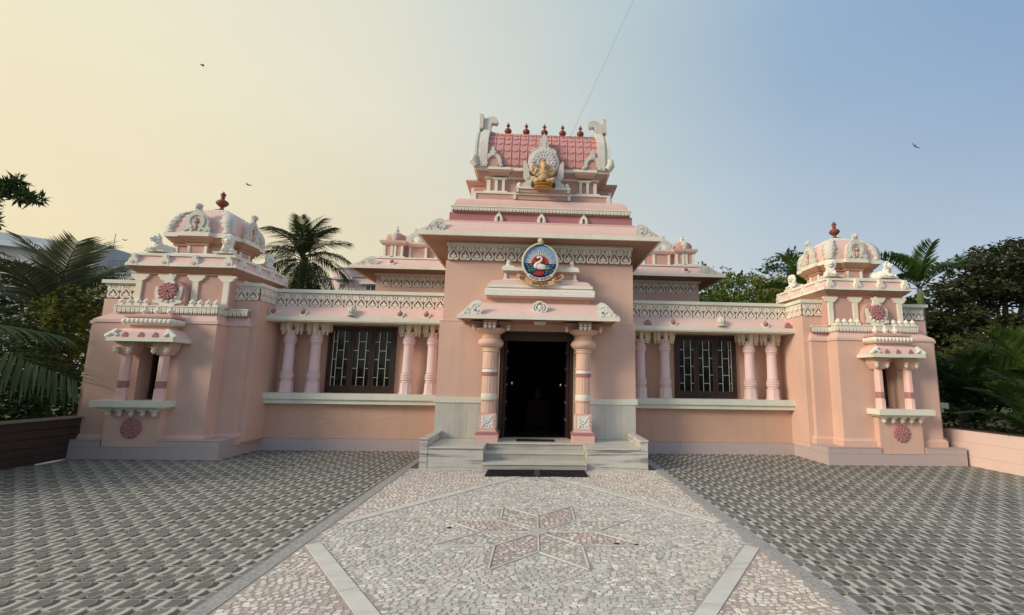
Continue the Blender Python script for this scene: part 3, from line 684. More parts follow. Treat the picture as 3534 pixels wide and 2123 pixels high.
h2.ext([(cs-.235,6.22),(cs-.24,6.28),(cs-.205,6.25),(cs-.175,6.28),(cs-.18,6.22)],9.93,9.95); h2.build('held_flower',MATS['dull_gold'],ST,smooth=True)
MB().ell((cs,9.985,6.285),(.05,.045,.03)).lathe((cs,9.985,6.29),[(.045,0),(.05,.012),(.03,.03),(.012,.05)],12).build('crown',gold,ST,smooth=True)
# ---- entrance canopy
eave(X0-.01,1.585,9.382,10.3,2.742,2.822,1.225,9.90,3.145,1.50,10.28,2.80,bulge=.25,lab='cream edge of the canopy over the door')
part('canopy_box',MB().box(X0-1.06,X0+1.06,9.93,10.305,3.145,3.235).box(X0-1.09,X0+1.09,9.80,10.305,3.235,3.27),peach)
part('white_band',MB().box(X0-1.12,X0+1.12,9.75,10.305,3.27,3.395),mat('white_relief_band',(.86,.84,.78),var=.06,vs=18,bump=.9,gs=38),label='carved white band above the door canopy')
rl=MB()
for i in range(36):
    for j in range(2):
        x=X0-1.09+i*.0623+(.03 if j else 0); z=3.305+j*.055; rl.ribbon([(x-.012,z-.012),(x,z+.010),(x+.012,z-.012)],.009,9.744,9.752)
part('band_relief',rl,cream,kind='stuff')
part('canopy_ledge',MB().box(X0-1.10,X0+1.10,9.79,10.305,3.396,3.42).box(X0-1.075,X0+1.085,9.80,10.305,3.445,3.505),cream)
part('canopy_fillet',MB().box(X0-1.05,X0+1.05,9.83,10.305,3.42,3.445),pink)
part('canopy_hump',MB().rloft([(X0-1.05,X0+1.05,9.84,10.305,3.506),(X0-1.04,X0+1.04,9.85,10.305,3.55),(X0-1.0,X0+1.0,9.88,10.305,3.59),(X0-.93,X0+.93,9.92,10.305,3.617),(X0-.86,X0+.86,9.97,10.305,3.628)]),pink,smooth='auto')
bx=MB().box(X0-.72,X0+.72,10.02,10.305,3.628,3.80,1).box(X0-.78,X0+.78,9.95,10.305,3.795,3.82,1).box(X0-.80,X0+.81,9.90,10.305,3.822,3.892,0)
for s in (-1,1): a,b=sorted((X0+s*.76,X0+s*.70)); bx.box(a,b,9.985,10.03,3.66,3.795,0); a,b=sorted((X0+s*.79,X0+s*.40)); bx.box(a,b,9.97,10.03,3.63,3.66,0)
part('canopy_crown',bx,[cream,peach])
for s in (-1,1): part('crown_finial',MB().rloft([(X0+s*.665-.13,X0+s*.665+.13,9.91,10.2,3.893),(X0+s*.665-.12,X0+s*.665+.12,9.915,10.2,3.915),(X0+s*.665-.06,X0+s*.665+.06,9.96,10.1,3.945)]).lathe((X0+s*.665,10.02,3.945),[(.06,0),(.06,.03),(.04,.04),(.05,.055),(.052,.08),(.03,.11),(.005,.125)],12),cream,smooth='auto')
for s in (-1,1): part('canopy_scroll',leafcorner((X0+s*1.565,9.39,2.822),-s,.285,.46),white)
cp=MB(); c0=(X0,9.50,2.84)
for s in (-1,1):
    cp.ribbon([(c0[0]+s*x,c0[2]+z) for x,z in ((.03,.075),(.09,.07),(.135,.12),(.14,.18),(.10,.235),(.04,.245))],.036,9.50,9.60)
    cp.ribbon([(c0[0]+s*x,c0[2]+z) for x,z in ((.02,.09),(.07,.11),(.09,.16),(.06,.215))],.026,9.49,9.60)
cp.ell((c0[0],9.52,c0[2]+.155),(.05,.03,.055)).ext([(c0[0]-.05,c0[2]-.01),(c0[0]+.05,c0[2]-.01),(c0[0]+.04,c0[2]+.04),(c0[0]+.06,c0[2]+.08),(c0[0]-.06,c0[2]+.08),(c0[0]-.04,c0[2]+.04)],9.48,9.60).ext([(c0[0]-.13,c0[2]+.05),(c0[0]+.13,c0[2]+.05),(c0[0]+.13,c0[2]+.25),(c0[0]-.13,c0[2]+.25)],9.55,9.62).ell((c0[0],9.52,c0[2]+.27),(.07,.03,.02))
part('palmette',cp,white,smooth='auto')
# ---- emblem on the canopy
EM=thing('round_emblem','round painted swan, sunrise and lotus emblem ringed by a hooded serpent, above the door canopy','emblem',(X0-.01,9.8,3.63))
ex,ey,ez=X0-.008,9.80,3.985
blue=mat('sky_blue_paint',(.22,.36,.56),var=.12,vs=12); navy=mat('navy_paint',(.012,.03,.11),var=.2,vs=12); red=mat('red_paint',(.45,.045,.025),var=.15,vs=10); grn=mat('leaf_green_paint',(.03,.16,.08),var=.2,vs=12)
def half(r,a0,a1,y0,y1,m,name,cz=0,sq=1):
    MB().ext(arc(ex,ez+cz,r,a0,a1,28,r*sq),ey+y0,ey+y1).build(name,m,EM)
MB().ext(arc(ex,ez,.37,0,360,47)[:-1],ey+.01,ey+.06).build('backing_plate',grn,EM)
zs=-.03
def chord(r,z): return math.degrees(math.asin(z/r))
a=chord(.345,zs)
MB().ext(arc(ex,ez,.345,a,180-a,28),ey-.004,ey+.012).build('painted_sky',blue,EM)
MB().ext(arc(ex,ez,.345,180-a,360+a,28),ey-.010,ey+.012).build('painted_water',navy,EM)
ray=MB()
for k in range(17):
    an=R(4+k*172/16); r0,r1=.185,.315 if k%2 else .275
    c_,s_=math.cos(an),math.sin(an); P=lambda r,w:(ex+r*c_-w*s_,ez+zs+r*s_+w*c_)
    if math.hypot(r1*c_,zs+r1*s_)>.335: r1=.30
    ray.ext([P(r0,-.009),P(r1,-.003),P(r1,.003),P(r0,.009)],ey-.012,ey-.003)
ray.build('sun_rays',mat('pale_yellow_paint',(.85,.78,.55)),EM)
MB().ext([(ex+.175*math.cos(R(t))-.005,ez+zs+.002+.165*math.sin(R(t))) for t in range(0,181,10)],ey-.02,ey-.003).build('red_sun',red,EM)
wv=MB()
for j in range(5):
    for k in range(8):
        x=-.29+k*.075+(j%2)*.03; z=zs-.035-j*.045
        if math.hypot(x+.03,z)<.31 and math.hypot(x,z)<.31: wv.ribbon([(ex+x+t*.012,ez+z+.008*math.sin(t*1.3+j)) for t in range(5)],.007,ey-.018,ey-.009)
wv.build('waves',mat('wave_paint',(.45,.58,.72)),EM)
sw=[('e',(.02,0,-.10),(.13,.03,.062),(0,.12,0)),('e',(.10,0,-.105),(.10,.025,.035),(0,.3,0)),('e',(-.075,0,-.085),(.055,.03,.055)),
 ('t',[(-.09,0,-.09),(-.07,0,-.04),(-.01,-.005,-.005),(.03,-.005,.035),(.035,-.005,.075),(.01,-.005,.105),(-.03,-.005,.105),(-.055,-.005,.085)],[.035,.032,.028,.022,.02,.02,.022,.02]),
 ('e',(-.045,-.005,.088),(.032,.02,.024))]
swm=blob(sw); sm=remeshed(swm,'swan',white,.006); place('swan',sm,EM,loc=(ex-.005,ey-.03,ez),smooth=None) if False else place('swan',sm,EM,loc=(ex-.005,ey-.03,ez))
MB().ext([(ex-.075,ez+.095),(ex-.105,ez+.045),(ex-.055,ez+.07)],ey-.042,ey-.025).build('beak',mat('beak_paint',(.05,.03,.03)),EM)
wg=MB()
for k in range(5): wg.ribbon([(ex+.01+.012*k,ez-.05-.018*k),(ex+.08,ez-.07-.014*k),(ex+.15+.006*k,ez-.12-.006*k)],.016,ey-.068,ey-.03)
wg.build('wing_feathers',white,EM)
lo=MB()
for k,(dx,h) in enumerate(((-.085,.05),(.085,.05),(-.055,.075),(.055,.075),(-.025,.085),(.025,.085),(0,.075))):
    lo.ext([(ex-.02+dx*.5-.02,ez-.275),(ex-.02+dx*1.0-.016,ez-.275+h*.6),(ex-.02+dx*1.05,ez-.275+h+.03),(ex-.02+dx*1.0+.016,ez-.275+h*.6),(ex-.02+dx*.5+.02,ez-.275)],ey-.03-.002*k,ey-.009)
lo.ext([(ex-.08,ez-.285),(ex+.04,ez-.285),(ex+.02,ez-.26),(ex-.06,ez-.26)],ey-.034,ey-.009)
lo.build('lotus_flower',red,EM)
for dx in (-.19,.19): MB().ell((ex-.01+dx*.95,ey-.012,ez-.175),(.062,.014,.045),nu=16,nv=6).build('lotus_leaf',grn,EM,smooth=True)
sn=MB(); pts=[]
for k in range(41):
    a=R(78-k*360/40*.985); rr=.365+(.0 if k<36 else (k-36)*.006); pts.append((ex+rr*math.cos(a)*1.0,ey-.012-(.01 if k>34 else 0),ez+rr*1.03*math.sin(a)))
pts+= [(ex+.045,ey-.035,ez+.405),(ex+.015,ey-.04,ez+.44),(ex-.0,ey-.035,ez+.475),(ex-.0,ey-.03,ez+.50)]
sn.tube(pts,[.014]*3+[.024]*38+[.027,.04,.052,.025],10,0,.8)
sn.ell((ex-.005,ey-.03,ez+.452),(.058,.022,.055))
sn.build('serpent_ring',mat('serpent_cream',(.60,.58,.46),var=.2,vs=30,bump=.4,gs=70),EM,smooth=True)
bd=MB()
for k in range(60):
    a=R(60-k*5.2)
    bd.ell((ex+.345*math.cos(a),ey-.032,ez+.352*math.sin(a)),(.009,.008,.009),nu=6,nv=4)
bd.build('serpent_beads',cream,EM,smooth=True,kind='stuff')
def textmesh(s,size,ext,m,bend,name,parent):
    c=bpy.data.curves.new('t','FONT'); c.body=s; c.size=size; c.extrude=ext; c.align_x='CENTER'; c.align_y='CENTER'
    o=bpy.data.objects.new('t',c); COL.objects.link(o); bpy.context.view_layer.update()
    me_=bpy.data.meshes.new_from_object(o.evaluated_get(bpy.context.evaluated_depsgraph_get())); bpy.data.objects.remove(o)
    if not me_ or not len(me_.vertices): return None
    me_.materials.clear(); me_.materials.append(m)
    for v in me_.vertices: v.co=bend(*v.co)
    return place(name,me_,parent)
# scroll under the emblem with lettering
def onarc(r,a_c,yy,cz=0):
    return lambda x,y,z:(ex+(r-y)*math.cos(R(a_c)+x/r),ey+yy-z,ez+cz+(r-y)*math.sin(R(a_c)+x/r))
MB().ext(arc(ex,ez,.335,228,312,16)+arc(ex,ez,.40,312,228,16),ey-.048,ey-.02).build('lower_scroll',white,EM)
textmesh('तन्नो हंसः प्रचोदयात्',.062,.004,letterm,onarc(.370,270,-.050),'lettering',EM)
rbn=MB(); RR=.85; cz_=RR-.47
P=lambda u,v,w:(ex+(RR+v)*math.sin(u/RR),w,ez+cz_-(RR+v)*math.cos(u/RR))
for k in range(12):
    u0,u1=-.30+k*.05,-.25+k*.05; rbn.ext([(u0,-.04),(u1,-.04),(u1,.045),(u0,.045)],ey-.07,ey-.045,0,P)
for s in (-1,1):
    for k in range(4):
        u0=s*(.27+k*.065); u1=s*(.27+(k+1)*.065); rbn.ext([(u0,-.075),(u1,-.075),(u1,.01),(u0,.01)],ey-.052,ey-.03,0,P)
    rbn.ext([(s*.20,.045),(s*.29,.045),(s*.36,-.0),(s*.30,-.04)],ey-.055,ey-.04,1,P)
rbn.build('ribbon',[ribbonm,gold],EM)
rb_=lambda u0,dv,yy:(lambda x,y,z:(ex+(RR-y+dv)*math.sin((x+u0)/RR),ey+yy-z,ez+cz_-(RR-y+dv)*math.cos((x+u0)/RR)))
textmesh('रामकृष्ण',.10,.005,letterm,rb_(0,.0,-.073),'lettering',EM)
textmesh('श्री',.085,.005,letterm,rb_(-.40,-.035,-.056),'lettering',EM)
textmesh('मिशन',.075,.005,letterm,rb_(.41,-.035,-.056),'lettering',EM)
# ================================================================== entrance columns, door, steps
def clone(o,loc,parent,rot=None,scl=None,label=None):
    c=o.copy(); COL.objects.link(c); c.parent=parent; c.matrix_parent_inverse=PI_.get(parent.name,Matrix()) ; c.location=loc
    if rot: c.rotation_euler=rot
    if scl: c.scale=scl
    if label: c['label']=label
    return c
def octp(r): return r
FL=dict(n=32,flute=.055)
def entcol(x):
    y=9.97
    b=MB().lathe((x,y,0),[(.145,.93),(.150,.935),(.150,1.15),(.135,1.16),(.135,1.19)],32,0,PI/32,'z',.05)
    b.lathe((x,y,0),[(.150,1.305),(.150,1.655)],32,0,PI/32,'z',.055).lathe((x,y,0),[(.150,1.82),(.150,2.125),(.14,2.14)],32,0,PI/32,'z',.055)
    b.lathe((x,y,0),[(.158,1.165),(.163,1.175),(.163,1.188),(.150,1.192)],32).lathe((x,y,0),[(.158,1.795),(.163,1.803),(.163,1.82),(.15,1.825)],32)
    sh=b.build('column',colpeach,TP,smooth='auto')
    q=lambda n,mb,m: mb.build(n,m,sh,smooth='auto')
    q('white_band',MB().lathe((x,y,0),[(.155,1.192),(.158,1.20),(.158,1.295),(.150,1.305)],32,0,PI/32,'z',.03),cream)
    q('rose_band',MB().lathe((x,y,0),[(.152,1.655),(.164,1.66),(.164,1.72),(.155,1.727)],32),maroon)
    q('white_ring',MB().lathe((x,y,0),[(.155,1.727),(.156,1.74),(.148,1.765),(.148,1.795)],32,0,PI/32,'z',.03),white)
    q('base_block',MB().box(x-.215,x+.215,y-.215,y+.215,.388,.52).rloft([(x-.185,x+.185,y-.185,y+.185,.578),(x-.160,x+.160,y-.160,y+.160,.60)]).box(x-.158,x+.158,y-.158,y+.158,.60,.93),mat('base_peach_pink',(.78,.47,.40),var=.05))
    q('base_moulding',MB().rloft([(x-.222,x+.222,y-.222,y+.222,.521),(x-.225,x+.225,y-.225,y+.225,.545),(x-.19,x+.19,y-.19,y+.19,.577)]),maroon)
    pn=MB()
    for ax in (0,1,2):
        if ax==0: pn.box(x-.122,x+.122,y-.166,y-.15,.635,.895)
        else:
            s=-1 if ax==1 else 1; a,b_=sorted((x+s*.166,x+s*.15)); pn.box(a,b_,y-.122,y+.122,.635,.895)
    p_=q('carved_panel',pn,white)
    cv=MB()
    for k in range(9):
        a=.6+k*.75; r_=.03+.009*k; cx_,cz_=x+.01,.765
        cv.ell((cx_+r_*math.cos(a)*1.0,y-.168,cz_+r_*math.sin(a)),(.028,.012,.018),nu=8,nv=5,rot=(0,-a,0))
    cv.ribbon([(x-.10+.2*t/8,.66+.20*t/8+.018*math.sin(t)) for t in range(9)],.022,y-.176,y-.164)
    cv.ribbon([(x-.10,.86),(x-.06,.80),(x-.09,.74),(x-.05,.68)],.02,y-.175,y-.164)
    cv.build('relief',white,sh,smooth=True)
    q('neck_ring',MB().lathe((x,y,0),[(.140,2.13),(.170,2.14),(.175,2.155),(.150,2.165),(.150,2.18),(.178,2.19),(.180,2.205),(.165,2.215)],32),mat('cream_ring',(.80,.60,.42),var=.05))
    q('cushion',MB().lathe((x,y,0),[(.165,2.215),(.225,2.24),(.255,2.285),(.262,2.305),(.262,2.312),(.25,2.345),(.225,2.385),(.175,2.41),(.17,2.42)],20,0,PI/20),colpeach)
    q('upper_neck',MB().lathe((x,y,0),[(.165,2.415),(.19,2.425),(.19,2.44),(.16,2.445),(.16,2.455),(.18,2.462),(.178,2.475),(.16,2.48)],32),MATS['cream_ring'])
    q('capital',MB().lathe((x,y,0),[(.16,2.475),(.20,2.50),(.25,2.53),(.285,2.548),(.285,2.56),(.30,2.562),(.30,2.60),(.275,2.605)],20,0,PI/20),colpeach)
    br=MB().box(x-.13,x+.13,y-.40,y+.3,2.655,2.745)
    br.rloft([(x-.28,x+.28,y-.10,y+.12,2.605),(x-.42,x+.42,y-.12,y+.12,2.745)])
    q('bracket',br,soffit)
    bd=MB(); B=[(.008,-.075),(.022,-.055),(.034,-.03),(.036,-.015),(.020,-.006),(.024,0),(.034,.006),(.036,.022),(.03,.036),(.02,.04)]
    for dx,dy,zz in ((-.085,-.37,2.655),(0,-.37,2.655),(.085,-.37,2.655),(-.345,-.05,2.64),(.345,-.05,2.64)):
        bd.lathe((x+dx,y+dy,zz),[(r_*1.2,z_*1.1) for r_,z_ in B],12)
    split(bd,'bracket_bud',cream,sh,'auto')
    return sh
entcol(X0-.975); entcol(X0+.915)
# doorway
dj=MB().box(-.83,-.775,10.305,10.55,.39,2.60).box(.775,.83,10.305,10.55,.39,2.60)
split(dj,'door_jamb',mat('jamb_plaster',(.46,.36,.26),var=.1),TP)
df=MB().box(-.774,-.70,10.33,10.50,.39,2.60).box(.70,.774,10.33,10.50,.39,2.60).box(-.70,.70,10.33,10.50,2.545,2.60)
part('door_frame',df,wood)
part('fanlight_panel',MB().box(-.70,.70,10.40,10.44,2.40,2.544),mat('dim_olive_panel',(.07,.055,.03),var=.1))
for s in (-1,1):
    a,b=sorted((s*.69,s*.645)); dl_=part('door_leaf',MB().box(a,b,10.46,11.12,.41,2.40),wood)
    for k in range(5):
        for j in range(2): MB().lathe((s*.643,10.60+.32*j,.75+k*.36),[(.02,0),(.016,-s*.008),(.004,-s*.014)],10,0,0,'x').build('brass_stud',brass,dl_,smooth=True)
hall=MB()
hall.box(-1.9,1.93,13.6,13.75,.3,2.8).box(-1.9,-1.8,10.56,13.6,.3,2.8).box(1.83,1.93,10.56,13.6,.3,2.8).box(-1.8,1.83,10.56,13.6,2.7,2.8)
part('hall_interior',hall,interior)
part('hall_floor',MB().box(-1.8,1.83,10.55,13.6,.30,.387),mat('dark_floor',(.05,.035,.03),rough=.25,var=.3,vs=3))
AL=thing('altar','small dim altar with a seated figure deep inside the dark hall','altar',(.1,13.0,.39))
MB().box(-.22,.35,12.8,13.3,.39,1.05).build('altar_base',mat('altar_red',(.03,.008,.005),var=.2),AL)
MB().ell((.06,13.0,1.18),(.10,.08,.13)).ell((.06,13.0,1.36),(.055,.05,.065)).build('figure',mat('altar_gold',(.07,.05,.02),var=.1),AL,smooth=True)
def lampbulb(x,y,z,lab):
    t=thing('wall_lamp',lab,'lamp',(x,y,z)); m=bpy.data.materials.new('lit_bulb'); m.use_nodes=True; b=m.node_tree.nodes['Principled BSDF']; b.inputs['Emission Color'].default_value=(1,.93,.8,1); b.inputs['Emission Strength'].default_value=.5
    MB().ell((x,y,z),(.013,.013,.022),nu=10,nv=8).build('bulb',m,t,smooth=True); MB().box(x-.015,x+.015,y+.02,y+.06,z-.05,z-.03).build('bracket',brass,t)
lampbulb(-.60,12.4,1.50,'tiny lit lamp inside the dark hall, left of the altar'); lampbulb(.62,12.4,1.47,'tiny lit lamp inside the dark hall, right of the altar')
# wall piece behind jamb thickness
# landing, benches and steps
SP=thing('entrance_steps','grey-veined marble steps with side benches in front of the dark doorway','steps',(0,9.6,0))
def sp(n,mb,m,l=None): return mb.build(n,m,SP,label=l)
def veined(n,x0,x1,y0,y1,z0,z1,m): return sp(n,MB().box(x0,x1,y0,y1,z0,z1),m)
sp('landing',MB().box(-.92,.92,9.715,10.56,.02,.36),mat('shaded_riser_marble',(.46,.445,.40)) if False else marble); sp('riser',MB().box(-.92,.92,9.70,9.713,.262,.36),mat('shaded_riser_marble',(.46,.445,.40),rough=.5,var=.10,vs=2.5,streak=.7,streak_axis='x',wear=(.22,.21,.20),bump=.04));  # risers use a darker marble: the shade below the treads is in the colour
for i,(a,b) in enumerate(((-.92,-.31),(-.307,.31),(.313,.92))): sp('landing_slab',MB().box(a,b-.003 if i==2 else b,9.672,10.56,.362,.388),marblet)
for k,(yf,zt) in enumerate(((8.895,.13),(9.285,.26))):
    sp('step',MB().box(-.922,.922,yf+.02,9.71,zt-.13+.001,zt-.026),mat('shaded_riser_marble',(.46,.445,.40),rough=.5,var=.10,vs=2.5,streak=.7,streak_axis='x',wear=(.22,.21,.20),bump=.04))
    for a,b in ((-.922,-.004),(-.001,.922)): sp('tread',MB().box(a,b,yf,yf+.41,zt-.025,zt),marblet)
for s in (-1,1):
    f=lambda a,b:sorted((s*a,s*b)); 
    a,b=f(.925,1.90); sp('bench_front',MB().box(a,b,9.0,9.03,.005,.362),marble)
    a,b=f(.925,.955); sp('bench_side',MB().box(a,b,9.031,10.24,.005,.362),marble)
    a,b=f(1.901,2.035); sp('arm_rest',MB().box(a,b,8.99,10.26,.005,.512),marble)
    a,b=f(1.89,2.045); sp('arm_cap',MB().box(a,b,8.975,10.26,.514,.535),marblet)
    a,b=f(.956,1.90); sp('bench_core',MB().box(a,b,9.031,10.24,.005,.361),marble)
    for y0,y1 in ((8.985,9.40),(9.402,9.82),(9.822,10.26)): a,b=f(.922,1.889); sp('bench_slab',MB().box(a,b,y0,y1,.364,.388),marblet)
# mats
def doormat(x0,x1,y0,y1,z,lab,nm):
    t=thing(nm,lab,'doormat',((x0+x1)/2,(y0+y1)/2,z))
    return t
t=doormat(-.82,.88,8.37,8.93,.01,'long black rubber grille mat on the mosaic at the foot of the steps','doormat')
def T_mat(x,y,z): return (x,y,z)
MB().box(-.82,.88,8.37,8.40,.010,.026).box(-.82,.88,8.90,8.93,.010,.026).box(-.82,-.79,8.401,8.899,.010,.026).box(.85,.88,8.401,8.899,.010,.026).box(-.79,.85,8.401,8.899,.010,.014).build('rubber_frame',rubber,t)
MB().box(-.005,.085,8.401,8.899,.014,.027).build('centre_strip',mat('grey_rubber',(.06,.058,.06),var=.2),t)
rbm=MB().box(-.008,.008,8.401,8.899,.014,.025).mesh('mat_rib',rubber)
x=-.775
while x<.84:
    if not -.02<x<.10: place('mat_rib',rbm,t,loc=(x,0,0)).matrix_parent_inverse=PI_[t.name]
    x+=.036
t=doormat(-.38,.37,9.93,10.25,.39,'small dark doormat lying on the landing in front of the door','doormat')
MB().box(-.36,.37,9.86,10.16,.389,.402).build('pile',mat('dark_mat',(.02,.017,.016),var=.3,vs=40,bump=.6),t)
MB().box(-.372,-.361,9.85,10.17,.389,.400).box(.371,.382,9.85,10.17,.389,.400).build('edge',rubber,t)
# camera and light under the canopy
t=thing('security_camera','small round security camera beside the left door capital','camera',(X0-.80,9.86,2.64))
MB().lathe((X0-.80,9.80,2.645),[(.040,.10),(.046,.02),(.046,0),(.036,-.004),(.034,.012)],20,0,0,'y').build('housing',mat('camera_pinkish',(.55,.38,.32)),t,smooth='auto')
MB().lathe((X0-.80,9.807,2.645),[(.026,0),(.022,-.008),(.004,-.010)],16,0,0,'y').build('lens',rubber,t,smooth=True)
MB().box(X0-.81,X0-.79,9.84,9.86,2.68,2.75).build('mount',plastic,t)
t=thing('ceiling_light','small pale rectangular light fitted under the door canopy','light',(X0,9.75,2.74))
MB().box(X0-.105,X0+.125,9.72,9.80,2.695,2.745).build('casing',plastic,t); MB().rloft([(X0-.095,X0+.115,9.73,9.79,2.68),(X0-.10,X0+.12,9.725,9.795,2.694)]).build('diffuser',mat('lamp_cover',(.70,.66,.68),rough=.4),t)
# ================================================================== WINGS
def zmap(s): 
    return (lambda z:z*1.0+.03*max(0,(z-1)/2.4)) if s<0 else (lambda z:z-.03*max(0,(z-1)/2.4))
drop=[(.004,-.075),(.016,-.058),(.028,-.035),(.030,-.022),(.018,-.012),(.022,-.006),(.032,0),(.034,.014),(.026,.026),(.022,.05)]
def wingcol():
    """round pilaster column with ringed neck; origin at its foot on the sill"""
    sh=MB()
    sh.lathe((0,0,0),[(.118,.475),(.113,.49),(.108,.76),(.106,1.05)],24)
    bs=MB(); 
    def octa(r,z0,z1,r2=None): bs.lathe((0,0,0),[(r,z0),(r2 or r,z1)],8,0,PI/8)
    octa(.165,0,.015,.160); octa(.158,.016,.04,.148); octa(.146,.041,.242,.138)
    rg=MB(); rg.lathe((0,0,0),[(.112,.242),(.125,.255),(.125,.275),(.112,.285),(.112,.295),(.138,.305),(.140,.325),(.128,.335),(.128,.345),(.136,.35),(.136,.385),(.127,.392),(.134,.40),(.136,.43),(.124,.44),(.112,.445),(.112,.46),(.126,.466),(.126,.478),(.115,.482)],24)
    for k in range(24): a=2*PI*k/24; rg.ell((.137*math.cos(a),.137*math.sin(a),.368),(.011,.011,.012),nu=5,nv=4)
    nk=MB(); nk.lathe((0,0,0),[(.106,1.04),(.118,1.052),(.118,1.062),(.108,1.068),(.108,1.078),(.13,1.09),(.134,1.125),(.124,1.135),(.124,1.145),(.132,1.15),(.132,1.18),(.12,1.186),(.128,1.20),(.126,1.225),(.108,1.235),(.108,1.26),(.118,1.27),(.118,1.285),(.10,1.30),(.118,1.33),(.12,1.35)],24)
    for k in range(24): a=2*PI*k/24; nk.ell((.133*math.cos(a),.133*math.sin(a),1.165),(.011,.011,.011),nu=5,nv=4)
    return sh,bs,rg,nk
cm=[m.mesh(n,q,smooth='auto') for m,n,q in zip(wingcol(),('column','column_base','lower_rings','neck_rings'),(lilac,lilac,lilac,lilac))]
brc=mat('bracket_cream',(.76,.66,.50),var=.06); budc=mat('bud_cream',(.80,.70,.56),var=.06); w=.042
brm=MB().rloft([(-w*.8,w*.8,-w,.16,1.335),(-w,w,-w-.02,.18,1.39),(-w,w,-w-.02,.18,1.535)]).mesh('bracket',brc)
brb=MB().box(-.20,.20,-.03,.15,1.44,1.536).mesh('bracket_block',brc); dbm=MB().lathe((0,0,1.325),drop,10).mesh('bracket_bud',budc,smooth='auto')
def puton_col(x,y,z,label=None,zs=1):
    c=place('column',cm[0],TP,loc=(x,y,z),scl=(1,1,zs)); 
    if label: c['label']=label
    for me_ in cm[1:]: place(me_.name,me_,c)
    place('bracket_block',brb,c)
    for dx,dy in ((0,-.10),(-.145,0),(.145,0),(-.205,.055),(.205,.055)): place('bracket',brm,c,loc=(dx,dy,0))
    for dx,dy in ((0,-.125),(-.145,-.03),(.145,-.03),(-.205,.03),(.205,.03)): place('bracket_bud',dbm,c,loc=(dx,dy,0))
    return c
LM={-1:dict(cols=(-5.50,-4.93,-2.885,-2.35),win=(-4.76,-3.235),kn=(-5.73,-5.10,-4.06,-3.02,-2.45)),1:dict(cols=(2.385,2.955,4.945,5.475),win=(3.255,4.725),kn=(2.48,3.055,4.165,5.19,5.72))}
def knob(x,y,z,ring=True,big=False,roof=False):
    if big:
        m=MB()
        for k in range(9):
            a=2*PI*k/9; m.ell((x+.062*math.cos(a),y+.062*math.sin(a),z+.045),(.036,.036,.075),nu=8,nv=6)
        m.ell((x,y,z+.12),(.06,.06,.03)); m.lathe((x,y,z-.07),[(.10,0),(.105,.03),(.06,.045),(.07,.06)],16)
        return part('amalaka',m,oldwhite,smooth=True)
    if ring:
        m=MB(); m.ribbon([(x+.072*math.cos(a),z+.010+.075*math.sin(a)) for a in [R(170+k*20) for k in range(11)]],.032,y-.03,y+.12)
        m.box(x-.055,x+.055,y-.035,y+.12,z-.095,z-.055)
        o=part('knob_cup',m,cream); q=MB().ell((x,y-.005,z+.012),(.056,.05,.056)); q.ell((x,y,z+.075),(.014,.014,.03)); q.build('rose_ball',maroon,o,smooth=True); return o
    m=MB().ext([(x-.09,z-.095),(x+.09,z-.095),(x+.085,z-.02),(x+.055,z-.01),(x+.05,z+.03),(x,z+.06),(x-.05,z+.03),(x-.055,z-.01),(x-.085,z-.02)],y-.02,y+.10); return part('rose_crest',m,maroon)
side={-1:'left',1:'right'}
